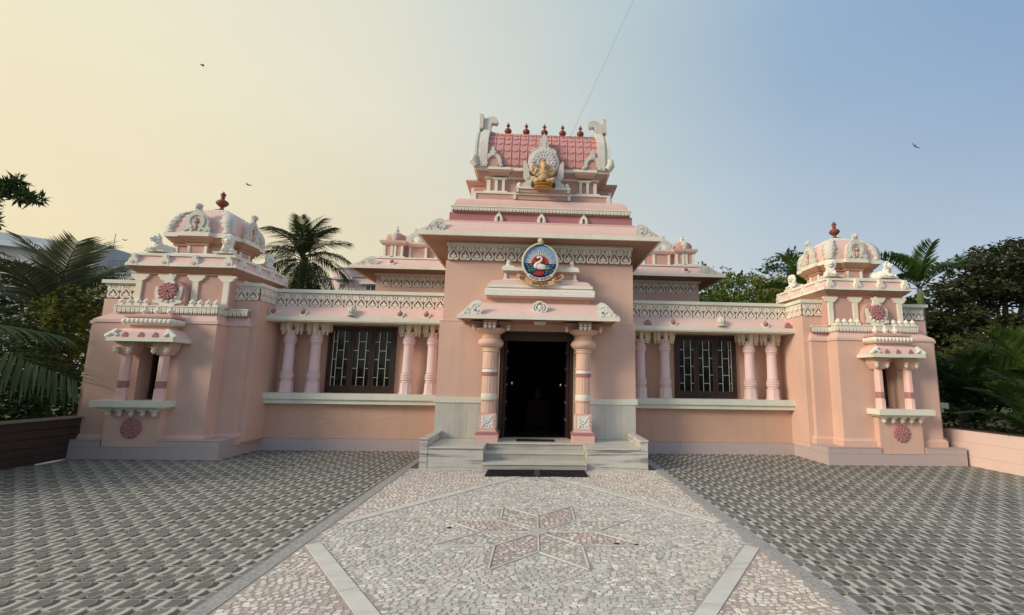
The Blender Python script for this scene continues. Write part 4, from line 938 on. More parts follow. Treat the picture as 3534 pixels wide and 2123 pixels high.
for s in (-1,1):
    zm=zmap(s); Z=zm
    f=lambda a,b:tuple(sorted((s*a,s*b)))
    a,b=f(2.07,5.96)
    wn=LM[s]['win']
    wl=MB().box(a,wn[0],11.42,11.62,1.2,Z(2.75)).box(wn[1],b,11.42,11.62,1.2,Z(2.75)).box(wn[0],wn[1],11.42,11.62,Z(2.705),Z(2.75))
    a,b=f(2.06,5.93); wl.box(a,b,11.10,11.6,.262,1.005)
    part('wing_wall',wl,warmp,label='peach wall of the %s wing behind its round columns'%side[s])
    a,b=f(5.935,6.0); part('reveal',MB().box(a,b,11.06,11.62,1.2,Z(2.75)),warmp)
    a,b=f(5.90,5.94); 
    # plinth tiles
    x=2.06
    xe_=5.934 if s<0 else 5.854
    while x<xe_-.02:
        x2=min(x+.60,xe_); a,b=f(x+.001,x2-.001); part('plinth_tile',MB().box(a,b,11.075,11.099,.006,.258),granite); x=x2
    part('plinth_core',MB().box(*f(2.06,5.93),11.10,11.4,0,.26),joint)
    a,b=f(2.09,5.93); part('sill',MB().box(a,b,10.90,11.45,Z(1.095),Z(1.22)),sillm); a,b=f(2.09,5.90); part('sill_fillet',MB().box(a,b,10.945,11.3,Z(1.0),Z(1.093)),sillm)
    for i,x in enumerate(LM[s]['cols']): puton_col(x,11.15,Z(1.222),zs=(Z(2.76)-Z(1.22))/1.537)
    # window
    x0,x1=wn; z0,z1=Z(1.222),Z(2.703)
    wf=MB().box(x0,x1,11.36,11.42,z0,z0+.07).box(x0,x1,11.36,11.42,z1-.05,z1).box(x0,x0+.05,11.36,11.42,z0+.07,z1-.05).box(x1-.05,x1,11.36,11.42,z0+.07,z1-.05)
    wi=part('window',wf,wood,label='triple-sash dark wood window of the %s wing'%side[s])
    n=3; w=(x1-x0-.10)/n
    for k in range(n):
        xa=x0+.05+k*w; xb=xa+w; zA,zB=z0+.072,z1-.052; st_=.065
        lx,rx=xa+st_,xb-st_; ztop=zB-.10
        m=MB().box(xa+.003,lx,11.375,11.415,zA,zB).box(rx,xb-.003,11.375,11.415,zA,zB).box(lx,rx,11.375,11.415,zA,zA+.10)
        hh=.05; cxm=(lx+rx)/2; A=[(lx,zB),(lx,ztop)]+[(cxm+(rx-lx)/2*math.cos(PI-PI*i/10),ztop+hh*math.sin(PI*i/10)) for i in range(1,10)]+[(rx,ztop),(rx,zB)]
        m.ext(A,11.375,11.415); m.build('sash',wood,wi)
        MB().box(lx-.005,rx+.005,11.395,11.401,zA+.09,zB-.02).build('pane',glassm,wi)
        gb=MB(); tt=.011
        v1,v2=lx+(rx-lx)*.30,lx+(rx-lx)*.78
        if (k+(s>0))%2==0: v1,v2=lx+(rx-lx)*.28,lx+(rx-lx)*.74
        for v in (v1,v2)+((lx+.012,) if k==0 and s<0 else ())+((rx-.012,) if k==2 and s>0 else ()): gb.box(v-tt/2,v+tt/2,11.350,11.362,zA+.09,ztop+.035)
        H=ztop-zA-.09; cols_=[(lx,v1),(v1,v2),(v2,rx)]
        for ci,(p,q_) in enumerate(cols_):
            for t_ in ((.16,.50,.84) if (ci+k)%2==0 else (.33,.67)): zz=zA+.09+H*t_; gb.box(p,q_,11.352,11.360,zz-tt/2,zz+tt/2)
        gb.build('grille',brass,wi)
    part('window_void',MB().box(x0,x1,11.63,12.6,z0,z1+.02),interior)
    cu=MB(); 
    xx=x0+.1; pts=[]
    while xx<x1-.1: pts.append((xx,11.50+.02*math.sin(xx*60)+.01*math.sin(xx*23))); xx+=.02
    for i in range(len(pts)-1): cu.add([(pts[i][0],pts[i][1],z0+.05),(pts[i+1][0],pts[i+1][1],z0+.05),(pts[i+1][0],pts[i+1][1],z1-.08),(pts[i][0],pts[i][1],z1-.08)],[(0,1,2,3)])
    part('curtain',cu,curtain)
    # eave of the wing
    a,b=f(2.06,5.985)
    part('wing_eave',MB().box(a,b,10.73,11.2,Z(2.76),Z(2.845)),sillm,label='cream drip edge above the %s wing windows'%side[s])
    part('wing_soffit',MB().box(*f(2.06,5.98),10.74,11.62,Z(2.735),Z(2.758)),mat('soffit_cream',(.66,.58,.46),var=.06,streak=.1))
    secs=[]; 
    for i in range(7):
        t=i/6; secs.append((*f(2.06,5.95),10.75+.26*t**1.5,11.6,Z(2.846)+(Z(3.10)-Z(2.846))*t))
    part('wing_roof_slope',MB().rloft(secs),pink,smooth='auto')
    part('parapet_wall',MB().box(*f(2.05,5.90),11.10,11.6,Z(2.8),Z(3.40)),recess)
    kn=LM[s]['kn']
    for i,x in enumerate(kn):
        if i==2: knob(x,10.76,Z(2.945),big=True)
        elif s<0: knob(x,10.775,Z(2.935))
        else: knob(x,10.775,Z(2.935),ring=(i in (1,3)))
    frieze(*sorted((s*2.09,s*5.875)),11.055,Z(3.105),Z(3.368),15,mat('frieze_cream',(.83,.76,.66),var=.07,vs=3,streak=.12,wear=(.5,.45,.38),bump=.15),recess,label='%s wing parapet frieze'%side[s])
    part('parapet_fillet',MB().box(*f(2.06,5.91),11.05,11.2,Z(3.368),Z(3.392)),cream)
    part('parapet_cap',MB().box(*f(2.06,5.955),11.0,11.65,Z(3.40),Z(3.475)),sillm)
    # return of the parapet along the tower and behind
    cx0=5.925
    part('return_wall',MB().box(*f(5.85,6.4),10.40,11.62,.26,Z(3.11)),peach)
    part('return_parapet',MB().box(*f(5.86,6.35),10.40,11.6,Z(3.11),Z(3.39)),recess)
    fc=MATS['frieze_cream']
    if s>0:
        frieze(0,.62,0,Z(3.115),Z(3.365),3,fc,recess,ang=-PI/2 ,org=(s*5.845,11.03))
    else:
        frieze(0,.62,0,Z(3.115),Z(3.365),3,fc,recess,ang=PI/2,org=(s*5.845,10.41))
    a,b=f(5.86,6.34); frieze(a,b,10.385,Z(3.115),Z(3.365),2,fc,recess)
    part('return_cap',MB().box(*f(5.80,6.0),10.345,10.998,Z(3.40),Z(3.475)).box(*f(6.0,6.42),10.345,11.6,Z(3.40),Z(3.475)),sillm)
    part('return_fillet',MB().box(*f(5.835,6.4),10.375,11.05,Z(3.367),Z(3.398)),cream)
st_=MB()
P_s=[(-5.35,.30),(-5.15,.50),(-4.95,.66),(-4.70,.70),(-4.45,.62),(-4.25,.58),(-4.0,.62),(-3.7,.60),(-3.4,.66),(-3.1,.73),(-2.85,.72),(-2.6,.63)]
st_.ribbon(P_s,[.02,.03,.035,.03,.035,.03,.035,.025,.03,.04,.03,.02],11.0975,11.0995); st_.ribbon([(-4.62,.28),(-4.61,.42),(-4.63,.56),(-4.40,.60)],.03,11.097,11.099)
part('damp_stain',st_,mat('stain_peach',(.62,.385,.30),var=.10,vs=5))
# ================================================================== CORNER TOWERS
def rosette(c,r,T=None,y=0):
    m=MB(T); cx,cz=c; m.ext(arc(cx,cz,r,0,360,28)[:-1],y-.012,y+.03)
    m.ell((cx,y-.02,cz),(r*.15,.03,r*.15),nu=10,nv=6)
    for n,rr,sz,of in ((6,.33,.22,0),(9,.63,.25,.35),(13,.88,.19,.1)):
        for k in range(n):
            a=of+2*PI*k/n; m.ell((cx+rr*r*math.cos(a),y-.010-.004*(1-rr),cz+rr*r*math.sin(a)),(sz*r,.014,sz*r*.92),nu=9,nv=6)
    return m
LION=[('e',(0,.07,.085),(.10,.17,.085)),('e',(-.085,.16,.07),(.055,.09,.075)),('e',(.085,.16,.07),(.055,.09,.075)),('e',(0,-.05,.13),(.10,.085,.12)),
 ('e',(0,-.07,.25),(.105,.07,.105)),('e',(0,-.125,.255),(.072,.055,.07)),('e',(0,-.175,.25),(.050,.04,.028)),('e',(0,-.165,.203),(.040,.035,.014)),('e',(0,-.20,.265),(.018,.014,.014)),
 ('e',(-.038,-.16,.295),(.018,.016,.016)),('e',(.038,-.16,.295),(.018,.016,.016)),('e',(-.065,-.09,.335),(.024,.02,.03)),('e',(.065,-.09,.335),(.024,.02,.03)),
 ('t',[(-.07,-.07,.10),(-.075,-.15,.035),(-.075,-.22,.022)],[.04,.032,.03]),('t',[(.07,-.07,.10),(.075,-.15,.035),(.075,-.22,.022)],[.04,.032,.03]),
 ('e',(-.12,.12,.025),(.04,.10,.025)),('e',(.12,.12,.025),(.04,.10,.025)),('t',[(.03,.22,.06),(.12,.22,.06),(.15,.12,.10)],[.022,.02,.018])]+[('e',(.10*math.cos(a),-.085,.25+.10*math.sin(a)),(.026,.032,.026)) for a in [k*.52 for k in range(12)]]+[('e',(.06*math.cos(a),-.115,.155+.03*math.sin(a)),(.022,.02,.03)) for a in (3.14,3.9,4.7,5.5,6.28)]
lionm=remeshed(blob(LION),'body',white,.0075)
PZ=.353
def tower(s):
    dl_=lambda u:.02+.05*(u-6.3)
    zz=(lambda z:z*1.03-.05) if s<0 else (lambda z:z*.97+.05)
    T=lambda u,y,z:(s*(u+(dl_(u) if s<0 else -dl_(u))),y,zz(z))
    nm=side[s]
    def B(): return MB(T)
    def pt(n,mb,m,smooth=False,label=None,parent=None,kind=None):
        return part(n,mb,m,smooth,label,parent,kind)
    # plinth (true heights), with the notch under the bay window
    xo,xi=(8.66,5.935) if s<0 else (8.75,5.855)
    nb=T(8.005,0,0)[0],T(7.02,0,0)[0]; na,nbb=min(abs(nb[0]),abs(nb[1])),max(abs(nb[0]),abs(nb[1]))
    g_=lambda a,b:tuple(sorted((s*a,s*b)))
    pc=MB(); pc.box(*g_(xi+.01,na),9.80,13,0,PZ-.012).box(*g_(nbb,xo-.01),9.80,13,0,PZ-.012).box(*g_(na,nbb),9.80,13,0,.205)
    pt('plinth_core',pc,joint)
    def slab(n,x0,x1,y0,y1,z0,z1): return part(n,MB().box(*g_(x0,x1),y0,y1,z0,z1),granite)
    for a,b,h in ((xi,na,1),(na,nbb,0),(nbb,xo,1)):
        x=a
        while x<b-.02:
            x2=min(x+.62,b); x2=b if b-x2<.15 else x2
            slab('plinth_tile',x+.0015,x2-.0015,9.77,9.799,.005,.222)
            if h: slab('plinth_tile',x+.0015,x2-.0015,9.77,9.799,.225,PZ-.014)
            x=x2
        slab('plinth_cap',a,b,9.762,9.97 if h else 9.80,(PZ-.012) if h else .2235,PZ if h else .233)
    y=9.772
    while y<11.07:
        y2=min(y+.62,11.073); y2=11.073 if 11.073-y2<.15 else y2
        a,b=g_(xi-.001,xi+.009)
        for z0,z1 in ((.005,.222),(.225,PZ-.014)): part('plinth_tile',MB().box(a,b,y+.0015 if y>9.8 else 9.80,y2-.0015,z0,z1),granite)
        y=y2
    slab('plinth_cap',xi-.008,xi+.9,9.971,11.07,PZ-.012,PZ)
    # body
    niche=(7.17,7.66,1.10,2.08)
    def band(z0,z1,e,m=None,n='body_moulding',e2=None):
        q=B(); q.rloft([(6.345-e,8.565+e,9.95-e,12.0,z0),(6.345-(e2 if e2 is not None else e),8.565+(e2 if e2 is not None else e),9.95-(e2 if e2 is not None else e),12.0,z1)])
        q.rloft([(5.965-e,8.90+e,10.30-e,12.0,z0),(5.965-(e2 if e2 is not None else e),8.90+(e2 if e2 is not None else e),10.30-(e2 if e2 is not None else e),12.0,z1)])
        return pt(n,q,m or peach)
    w=B(); u0,u1,z0_,z1_=niche
    w.box(6.345,u0,9.95,12,.25,2.55).box(u1,8.565,9.95,12,.25,2.55).box(u0,u1,9.95,12,.25,z0_).box(u0,u1,9.95,12,z1_,2.55).box(u0,u1,10.33,12,z0_,z1_)
    w.box(5.965,6.345,10.30,12,.25,2.55).box(8.565,8.90,10.30,12,.25,2.55)
    pt('tower_wall',w,peach,label='peach body wall of the %s corner tower'%nm)
    band(.25,.42,.055); band(.42,.47,.055,e2=.02)
    # dark window at the back of the niche
    a,b=(u0+.01,u1-.01)
    pt('niche_window',B().box(a,a+.05,10.27,10.329,z0_+.02,z1_-.02).box(b-.05,b,10.27,10.329,z0_+.02,z1_-.02).box(a+.051,b-.051,10.27,10.329,z0_+.02,z0_+.10).box(a+.051,b-.051,10.27,10.329,z1_-.10,z1_-.02),wood); pt('niche_opening',B().box(a+.051,b-.051,10.31,10.329,z0_+.1,z1_-.1),interior)
    # coping under the lotus band: slopes inwards on the outer side
    band(2.55,2.60,.022,pink); 
    cp_=B(); cp_.rloft([(6.345-.022,8.565+.022,9.928,12,2.601),(6.36,8.52,9.945,12,2.64),(6.385,8.36,9.98,12,2.70),(6.39,8.30,9.99,12,2.735)]).rloft([(5.943,8.92,10.28,12,2.601),(5.975,8.85,10.305,12,2.64),(6.0,8.60,10.34,12,2.735)])
    pt('sloped_coping',cp_,pink,smooth='auto')
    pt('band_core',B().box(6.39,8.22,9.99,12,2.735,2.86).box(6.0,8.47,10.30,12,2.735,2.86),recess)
    seg=[((5.975,10.25),(6.37,10.25)),((6.37,10.25),(6.37,9.96)),((6.37,9.96),(8.24,9.96)),((8.24,9.96),(8.24,10.27)),((8.24,10.27),(8.50,10.27))]
    if s<0: pass
    lotusband(seg,2.735,2.89,T=T,m=cream)
    pt('tower_deck',B().box(6.39,8.22,10.0,12,2.861,2.875).box(6.0,8.47,10.31,12,2.861,2.874),peach)
    # upper storey
    pt('upper_wall',B().box(6.31,8.045,10.135,11.9,2.875,3.60),peach2,label='upper storey wall of the %s corner tower'%nm)
    pp=B()
    def pil(u,y=10.10,wd=.105):
        q=B(); q.box(u-wd/2,u+wd/2,y,y+.05,2.89,3.40); q.ext([(u-wd/2,3.40),(u-wd/2-.07,3.44),(u-wd/2-.075,3.47),(u-wd/2-.115,3.49),(u-wd/2-.115,3.53),(u+wd/2+.115,3.53),(u+wd/2+.115,3.49),(u+wd/2+.075,3.47),(u+wd/2+.07,3.44),(u+wd/2,3.40)],y-.004,y+.05)
        return pt('pilaster',q,mat('pilaster_cream',(.84,.78,.64),var=.05,vs=3))
    for u in (6.36,6.94,7.49,7.99): pil(u)
    for sy in (10.7,11.3):
        P=lambda u,v,w:(6.31-.03+w,u,v)
        q=B(); q.ext([(sy-.05,2.89),(sy+.05,2.89),(sy+.05,3.42),(sy+.13,3.50),(sy+.13,3.53),(sy-.13,3.53),(sy-.13,3.50),(sy-.05,3.42)],0,.04,0,P); pt('pilaster',q,MATS['pilaster_cream'])
    c_=7.18; hw=.87
    def rect(e): return (6.31-e,8.045+e,10.135-e,11.9+e)
    q=B(); q.rloft([(*rect(.03),3.53),(*rect(.03),3.57)]).rloft([(*rect(.045),3.571),(*rect(.085),3.61)]).rloft([(*rect(.085),3.611),(*rect(.12),3.64),(*rect(.155),3.672)])
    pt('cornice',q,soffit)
    q=B(); q.rloft([(*rect(.165),3.673),(*rect(.16),3.735)]); pt('eave_edge',q,cream,label='cream eave edge of the %s corner tower'%nm)
    q=B(); q.rloft([(*rect(.15),3.736),(*rect(.105),3.80),(*rect(.075),3.86),(*rect(.065),3.895)]); pt('eave_slope',q,pink,smooth='auto')
    q=B(); q.rloft([(*rect(.095),3.896),(*rect(.095),3.945)]); pt('eave_rail',q,cream)
    pt('roof_deck',B().box(*rect(.0),3.946,3.985),cream)
    # nooks (knobbed shields) along the eave
    def shield(P):
        q=B(); q.ext([(-.10,0),(.10,0),(.10,.02),(.075,.05),(.085,.08),(.07,.14),(.04,.165),(.035,.20),(.045,.22),(.03,.245),(-.03,.245),(-.045,.22),(-.035,.20),(-.04,.165),(-.07,.14),(-.085,.08),(-.075,.05),(-.10,.02)],-.03,.06,0,P)
        o=pt('eave_shield',q,cream)
        q=B(); 
        for k in range(1): q.ext([(.032*math.cos(t*PI/6),.075+.032*math.sin(t*PI/6)) for t in range(12)],-.045,-.028,0,P)
        q.build('boss',pink,o)
    yf=9.995
    for u in (6.30,6.94,7.49,8.07): shield(lambda a,b,w,u=u:(u+a,yf+w,3.675+b))
    for yv in (10.25,10.82,11.40,11.97): shield(lambda a,b,w,yv=yv:(6.165+w,yv-a,3.675+b))
    # lions
    for k,(u,yv,rz,lab) in enumerate(((6.47,10.20,.5,'front inner'),(7.76,10.20,-.5,'front outer'),(6.50,11.75,1.2,'back inner'))):
        x,y_,z=T(u,yv,3.985); 
        lt=thing('lion_statue',{'front inner':'cream seated lion on the front corner, nearest the gateway, of the %s tower roof ledge'%nm,'front outer':'cream seated lion on the outer front corner of the %s tower roof ledge'%nm,'back inner':'cream seated lion on the rear corner, facing the gateway, of the %s tower roof ledge'%nm}[lab],'statue',(x,y_,z),group='lion statues on the corner towers')
        place('body',lionm,lt,loc=(x,y_,z+.025),rot=(0,0,rz*(1 if s>0 else -1)*(-1)),scl=(.98,.98,1.0))
        MB().box(x-.19,x+.19,y_-.17,y_+.17,z,z+.03).build('base',cream,lt)
    # drum and dome
    cu,cv_=7.20,11.02
    q=B(); q.box(cu-.50,cu+.50,cv_-.50,cv_+.50,3.985,4.22).box(cu-.19,cu+.19,cv_-.60,cv_+.60,3.985,4.22).box(cu-.60,cu+.60,cv_-.19,cv_+.19,3.985,4.22); pt('dome_drum',q,peach2,label='drum under the dome of the %s corner tower'%nm)
    q=B()
    for du in (-.165,.165):
        q.box(cu+du-.028,cu+du+.028,cv_-.615,cv_-.60,3.99,4.21); q.box(cu-.615,cu-.60,cv_+du-.028,cv_+du+.028,3.99,4.21)
    for du in (-.47,.47): q.box(cu+du-.03,cu+du+.03,cv_-.515,cv_-.50,3.99,4.21)
    q.box(cu-.515,cu-.50,cv_-.50,cv_-.44,3.99,4.21)
    q.box(cu-.62,cu-.10,cv_-.66,cv_-.50,3.99,4.02).box(cu+.10,cu+.62,cv_-.66,cv_-.50,3.99,4.02)
    split(q,'drum_pilaster',cream,TP)
    q=B()
    for (e,za,zb,e2) in ((.53,4.221,4.275,.53),(.55,4.276,4.33,.60),(.60,4.331,4.385,.64)):
        for hx_,hy_ in ((0,0),):
            q.rloft([(cu-e,cu+e,cv_-e,cv_+e,za),(cu-e2,cu+e2,cv_-e2,cv_+e2,zb)])
        q.rloft([(cu-.23-(e-.53),cu+.23+(e-.53),cv_-e-.10,cv_+e+.10,za),(cu-.23-(e2-.53),cu+.23+(e2-.53),cv_-e2-.10,cv_+e2+.10,zb)])
        q.rloft([(cu-e-.10,cu+e+.10,cv_-.23-(e-.53),cv_+.23+(e-.53),za),(cu-e2-.10,cu+e2+.10,cv_-.23-(e2-.53),cv_+.23+(e2-.53),zb)])
    pt('drum_cornice',q,soffit)
    q=B(); q.box(cu-.66,cu+.66,cv_-.66,cv_+.66,4.386,4.475).box(cu-.27,cu+.27,cv_-.74,cv_+.74,4.386,4.478).box(cu-.74,cu+.74,cv_-.27,cv_+.27,4.386,4.478); pt('dome_eave',q,cream)
    prof=[(.625,4.476),(.625,4.56),(.622,4.65),(.605,4.74),(.57,4.82),(.51,4.90),(.43,4.97),(.36,5.02),(.30,5.055)]
    q=B(); q.rloft([(cu-h,cu+h,cv_-h,cv_+h,z) for h,z in prof])
    pt('dome',q,pink,smooth='auto',label='pink four-sided dome of the %s corner tower'%nm)
    for ax in (0,1):
        q=B(); A=[(-.22,4.479),(-.22,4.62),(-.19,4.74),(-.12,4.85),(0,4.91),(.12,4.85),(.19,4.74),(.22,4.62),(.22,4.479)]
        if ax==0: q.ext([(cu+a,z) for a,z in A],cv_-.70,cv_-.3)
        else: q.ext([(cv_+a,z) for a,z in A],cu-.70,cu-.3,0,lambda u,v,w:(w,u,v))
        pt('dormer_vault',q,pink,smooth='auto')
        fa=[(-.265,4.48),(-.265,4.57),(-.225,4.60),(-.235,4.70),(-.19,4.80),(-.12,4.88),(-.06,4.93),(-.055,4.99),(-.07,5.05),(-.03,5.085),(.03,5.085),(.07,5.05),(.055,4.99),(.06,4.93),(.12,4.88),(.19,4.80),(.235,4.70),(.225,4.60),(.265,4.57),(.265,4.48)]
        P=(lambda u,v,w:(cu+u,cv_-.735+w,v)) if ax==0 else (lambda u,v,w:(cu-.735+w,cv_-u,v))
        q=B(); q.ext(fa,0,.05,0,P); o=pt('dormer_face',q,oldwhite)
        q=B(); q.ribbon([(.135*math.cos(R(t))*1.1,4.70+.15*math.sin(R(t))) for t in range(-60,241,20)],.05,-.022,0,0,P); q.ribbon([(-.22,4.50),(-.12,4.56),(-.06,4.50)],.05,-.02,0,0,P); q.ribbon([(.22,4.50),(.12,4.56),(.06,4.50)],.05,-.02,0,0,P)
        q.ell(P(0,5.02,-.01),(.05,.05,.055)); q.build('carving',oldwhite,o,kind='stuff')
        q=B(); q.ext([(-.035,4.50),(-.028,4.64),(-.05,4.68),(-.05,4.74),(0,4.78),(.05,4.74),(.05,4.68),(.028,4.64),(.035,4.50)],-.006,.0,0,P); o2=q.build('niche_recess',mat('deep_recess',(.26,.15,.11),var=.1),o)
        q=B(); q.ell(P(0,4.70,-.012),(.033,.033,.04)); q.ell(P(0,4.58,-.008),(.025,.025,.07)); q.build('figurine',mat('figurine_pink',(.70,.42,.34)),o,smooth=True)
    # leaf ornaments at the dome corners
    for (sxn,syn) in ((-1,-1),(1,-1),(-1,1)):
        for ax in (0,1):
            if (ax==0 and syn>0) or (ax==1 and sxn>0): continue
            q=B(); n_=16; vs_=[]; fs_=[]
            def at_(t):
                kk=t*7.2; i0=int(min(7,kk)); f_=kk-i0; h0,zA=prof[i0]; h1,zB=prof[min(8,i0+1)]; return h0+(h1-h0)*f_,zA+(zB-zA)*f_
            for i in range(n_+1):
                t=i/n_; h,z=at_(t); wv_=(.08+.11*math.sin(PI*min(1,t*1.25))**1.2)*(1+.16*math.sin(i*2.1)) if t<.8 else .10*(1-t)/.2+.04
                if i<2: wv_=.15-.02*i
                for (inn,out) in ((0,.004),(0,.034),(wv_*.55,.040),(wv_,.026),(wv_,.0)):
                    if ax==0: vs_.append((cu+sxn*(h+(.02 if inn==0 else 0)-inn),cv_+syn*(h+out),z+.01))
                    else: vs_.append((cu+sxn*(h+out),cv_+syn*(h+(.02 if inn==0 else 0)-inn),z+.01))
            for i in range(n_):
                for k in range(4): fs_.append((i*5+k,i*5+k+1,i*5+6+k,i*5+5+k))
            q.add(vs_,fs_)
            for i in range(2,n_-2,2):
                h,z=at_(i/n_); wv_=.07
                if ax==0: q.ell((cu+sxn*(h-wv_),cv_+syn*(h+.034),z),(.045,.016,.018),nu=8,nv=5,rot=(0,sxn*.7,0))
                else: q.ell((cu+sxn*(h+.034),cv_+syn*(h-wv_),z),(.016,.045,.018),nu=8,nv=5,rot=(-syn*.7,0,0))
            pt('corner_leaf',q,oldwhite,smooth=True)
    q=B(); q.rloft([(cu-.335,cu+.335,cv_-.335,cv_+.335,5.035),(cu-.30,cu+.30,cv_-.30,cv_+.30,5.085),(cu-.26,cu+.26,cv_-.26,cv_+.26,5.10)])
    for k in range(9):
        e=-.30+k*.075
        q.ell((cu+e,cv_-.33,5.045),(.034,.02,.03),nu=7,nv=4); q.ell((cu-.33,cv_+e,5.045),(.02,.034,.03),nu=7,nv=4)
    pt('lotus_rim',q,cream,smooth='auto')
    q=B(); q.rloft([(cu-.22,cu+.22,cv_-.22,cv_+.22,5.101),(cu-.21,cu+.21,cv_-.21,cv_+.21,5.125)]); pt('top_slab',q,oldwhite)
    q=B(); q.lathe((cu,cv_,5.126),[(.19,0),(.16,.03),(.10,.055),(.05,.065),(.048,.085),(.038,.10),(.038,.13),(.06,.145),(.105,.185),(.128,.225),(.105,.265),(.06,.295),(.034,.31),(.034,.335),(.05,.345),(.034,.36),(.045,.39),(.058,.41),(.045,.44),(.018,.47),(.004,.50)],20)
    pt('finial',q,terra,smooth=True,label='terracotta pot finial on the %s corner tower dome'%nm)
    # medallion with scrolled frame before a small barrel gable
    q=B(); q.ext(arc(7.33,3.09,.30,0,180,16,.33)+[(7.03,2.89),(7.63,2.89)],9.995,10.14); pt('gable_vault',q,peach2,smooth='auto')
    q=B(); fr_=[(-.13,2.89),(-.15,2.93),(-.25,2.95),(-.27,2.99),(-.215,3.01),(-.23,3.06),(-.245,3.13),(-.25,3.25),(-.20,3.27),(-.17,3.17),(-.13,3.05),(0,2.99),(.13,3.05),(.17,3.17),(.20,3.27),(.25,3.25),(.245,3.13),(.23,3.06),(.215,3.01),(.27,2.99),(.25,2.95),(.15,2.93),(.13,2.89)]
    q.ext([(7.33+a,z) for a,z in fr_],9.965,9.994); q.ext([(7.33-.09,3.32),(7.33+.09,3.32),(7.33+.10,3.36),(7.33+.065,3.39),(7.33+.075,3.47),(7.33+.03,3.50),(7.33,3.53),(7.33-.03,3.50),(7.33-.075,3.47),(7.33-.065,3.39),(7.33-.10,3.36)],9.955,10.0)
    for k in range(5): a=R(215+k*27.5); q.ell((7.33+.19*math.cos(a),9.955,3.165+.19*math.sin(a)),(.035,.02,.03),nu=8,nv=5)
    pt('medallion_frame',q,cream)
    pt('rose_medallion',rosette((7.33,3.175),.165,T,9.945),maroon,smooth=True,label='rose rosette on the upper storey of the %s corner tower'%nm)
    bdm=B().lathe((0,0,0),[(.001,0),(.001,.001)],3)
    for u in (6.44,6.59,6.74,6.89,7.73,7.88,8.03,8.18):
        q=B(); z=2.89; q.box(u-.05,u+.05,9.97,10.07,z,z+.045).lathe((u,10.02,z+.045),[(.034,0),(.05,.01),(.056,.03),(.053,.05),(.04,.065),(.02,.085),(.003,.105)],12); pt('bud_finial',q,cream,smooth='auto')
    # bay window: lower box, sill, columns, canopy
    pt('bay_box',B().box(7.035,7.99,9.80,9.949,.14,.93),peach)
    pt('low_rosette',rosette((7.51,.60),.175,T,9.79),maroon,smooth=True,label='round rose rosette low on the %s corner tower'%nm)
    q=B(); q.rloft([(6.90,8.12,9.575,9.949,.985),(6.90,8.12,9.575,9.949,1.10)]); pt('bay_sill',q,sillm,label='thick cream sill of the bay window on the %s tower'%nm)
    pt('sill_fillet',B().rloft([(6.98,8.04,9.66,9.949,.94),(6.95,8.07,9.625,9.949,.983)]),sillm)
    for k in range(5):
        u=7.11+k*.20; q=B(); q.box(u-.055,u+.055,9.68,9.85,.905,.938).lathe((u,9.74,.80),[(.003,0),(.025,.02),(.048,.05),(.05,.062),(.036,.07),(.03,.078),(.045,.086),(.045,.105)],12); pt('pendant_bud',q,cream,smooth='auto')
    for u in (7.08,7.735):
        yq=9.76
        q=B(); q.lathe((u,yq,0),[(.096,1.10),(.094,1.30)],8,0,PI/8).lathe((u,yq,0),[(.072,1.312),(.072,1.33)],8,0,PI/8).lathe((u,yq,0),[(.078,1.455),(.083,1.47),(.080,1.93)],8,0,PI/8)
        o=pt('bay_column',q,mat('bay_pink',(.82,.54,.48),var=.05))
        q=B(); q.lathe((u,yq,0),[(.086,1.33),(.088,1.335),(.088,1.45),(.084,1.455)],8,0,PI/8)
        q.build('rose_band',maroon,o)
        q=B(); q.lathe((u,yq,0),[(.089,1.301),(.09,1.311)],8,0,PI/8).lathe((u,yq,0),[(.088,1.455),(.088,1.461)],8,0,PI/8); q.build('white_line',cream,o)
        q=B(); q.rloft([(u-.09,u+.09,yq-.09,yq+.12,1.931),(u-.15,u+.15,yq-.12,yq+.15,2.05),(u-.16,u+.16,yq-.13,yq+.18,2.16)]); q.build('capital_block',peach,o)
        q=B()
        for du in (-.115,.115): q.lathe((u+du,yq-.13,1.97),[(.003,-.03),(.03,.0),(.045,.03),(.046,.045),(.028,.055),(.026,.062),(.045,.07),(.05,.09),(.05,.10)],10)
        split(q,'capital_bud',MATS['bud_cream'],o,'auto')
    q=B(); q.box(6.77,7.925,9.455,9.949,2.165,2.235); pt('bay_eave',q,sillm,label='cream canopy edge over the bay window of the %s tower'%nm)
    q=B(); q.rloft([(6.80,7.90,9.475,9.949,2.236),(6.835,7.86,9.485,9.949,2.29),(6.87,7.82,9.51,9.949,2.35),(6.93,7.76,9.56,9.949,2.395),(6.98,7.71,9.62,9.949,2.41)]); pt('bay_roof',q,pink,smooth='auto')
    pt('bay_drum',B().box(7.0,7.69,9.66,9.949,2.411,2.47),peach)
    q=B(); q.rloft([(6.94,7.75,9.60,9.949,2.471),(6.91,7.78,9.57,9.949,2.50),(6.90,7.79,9.56,9.949,2.54),(6.92,7.77,9.58,9.949,2.585),(6.97,7.72,9.62,9.949,2.61)])
    for k in range(11): q.ell((6.95+k*.079,9.565,2.545),(.042,.028,.05),nu=8,nv=5)
    for k in range(4): q.ell((6.905,9.62+k*.085,2.545),(.02,.045,.05),nu=8,nv=5); q.ell((7.785,9.62+k*.085,2.545),(.02,.045,.05),nu=8,nv=5)
    pt('lotus_roll',q,cream,smooth=True)
    q=B(); q.rloft([(6.93,7.76,9.585,9.949,2.612),(6.93,7.76,9.585,9.949,2.65)]).rloft([(6.96,7.73,9.61,9.949,2.651),(7.05,7.64,9.72,9.949,2.70)]); pt('bay_top',q,peach2)
    for u in (7.12,7.345,7.57):
        q=B(); q.lathe((u,9.80,2.70),[(.045,0),(.03,.012),(.06,.03),(.066,.055),(.055,.08),(.03,.095),(.022,.105),(.03,.12),(.02,.15),(.004,.17)],12); pt('bay_bud',q,cream,smooth=True)
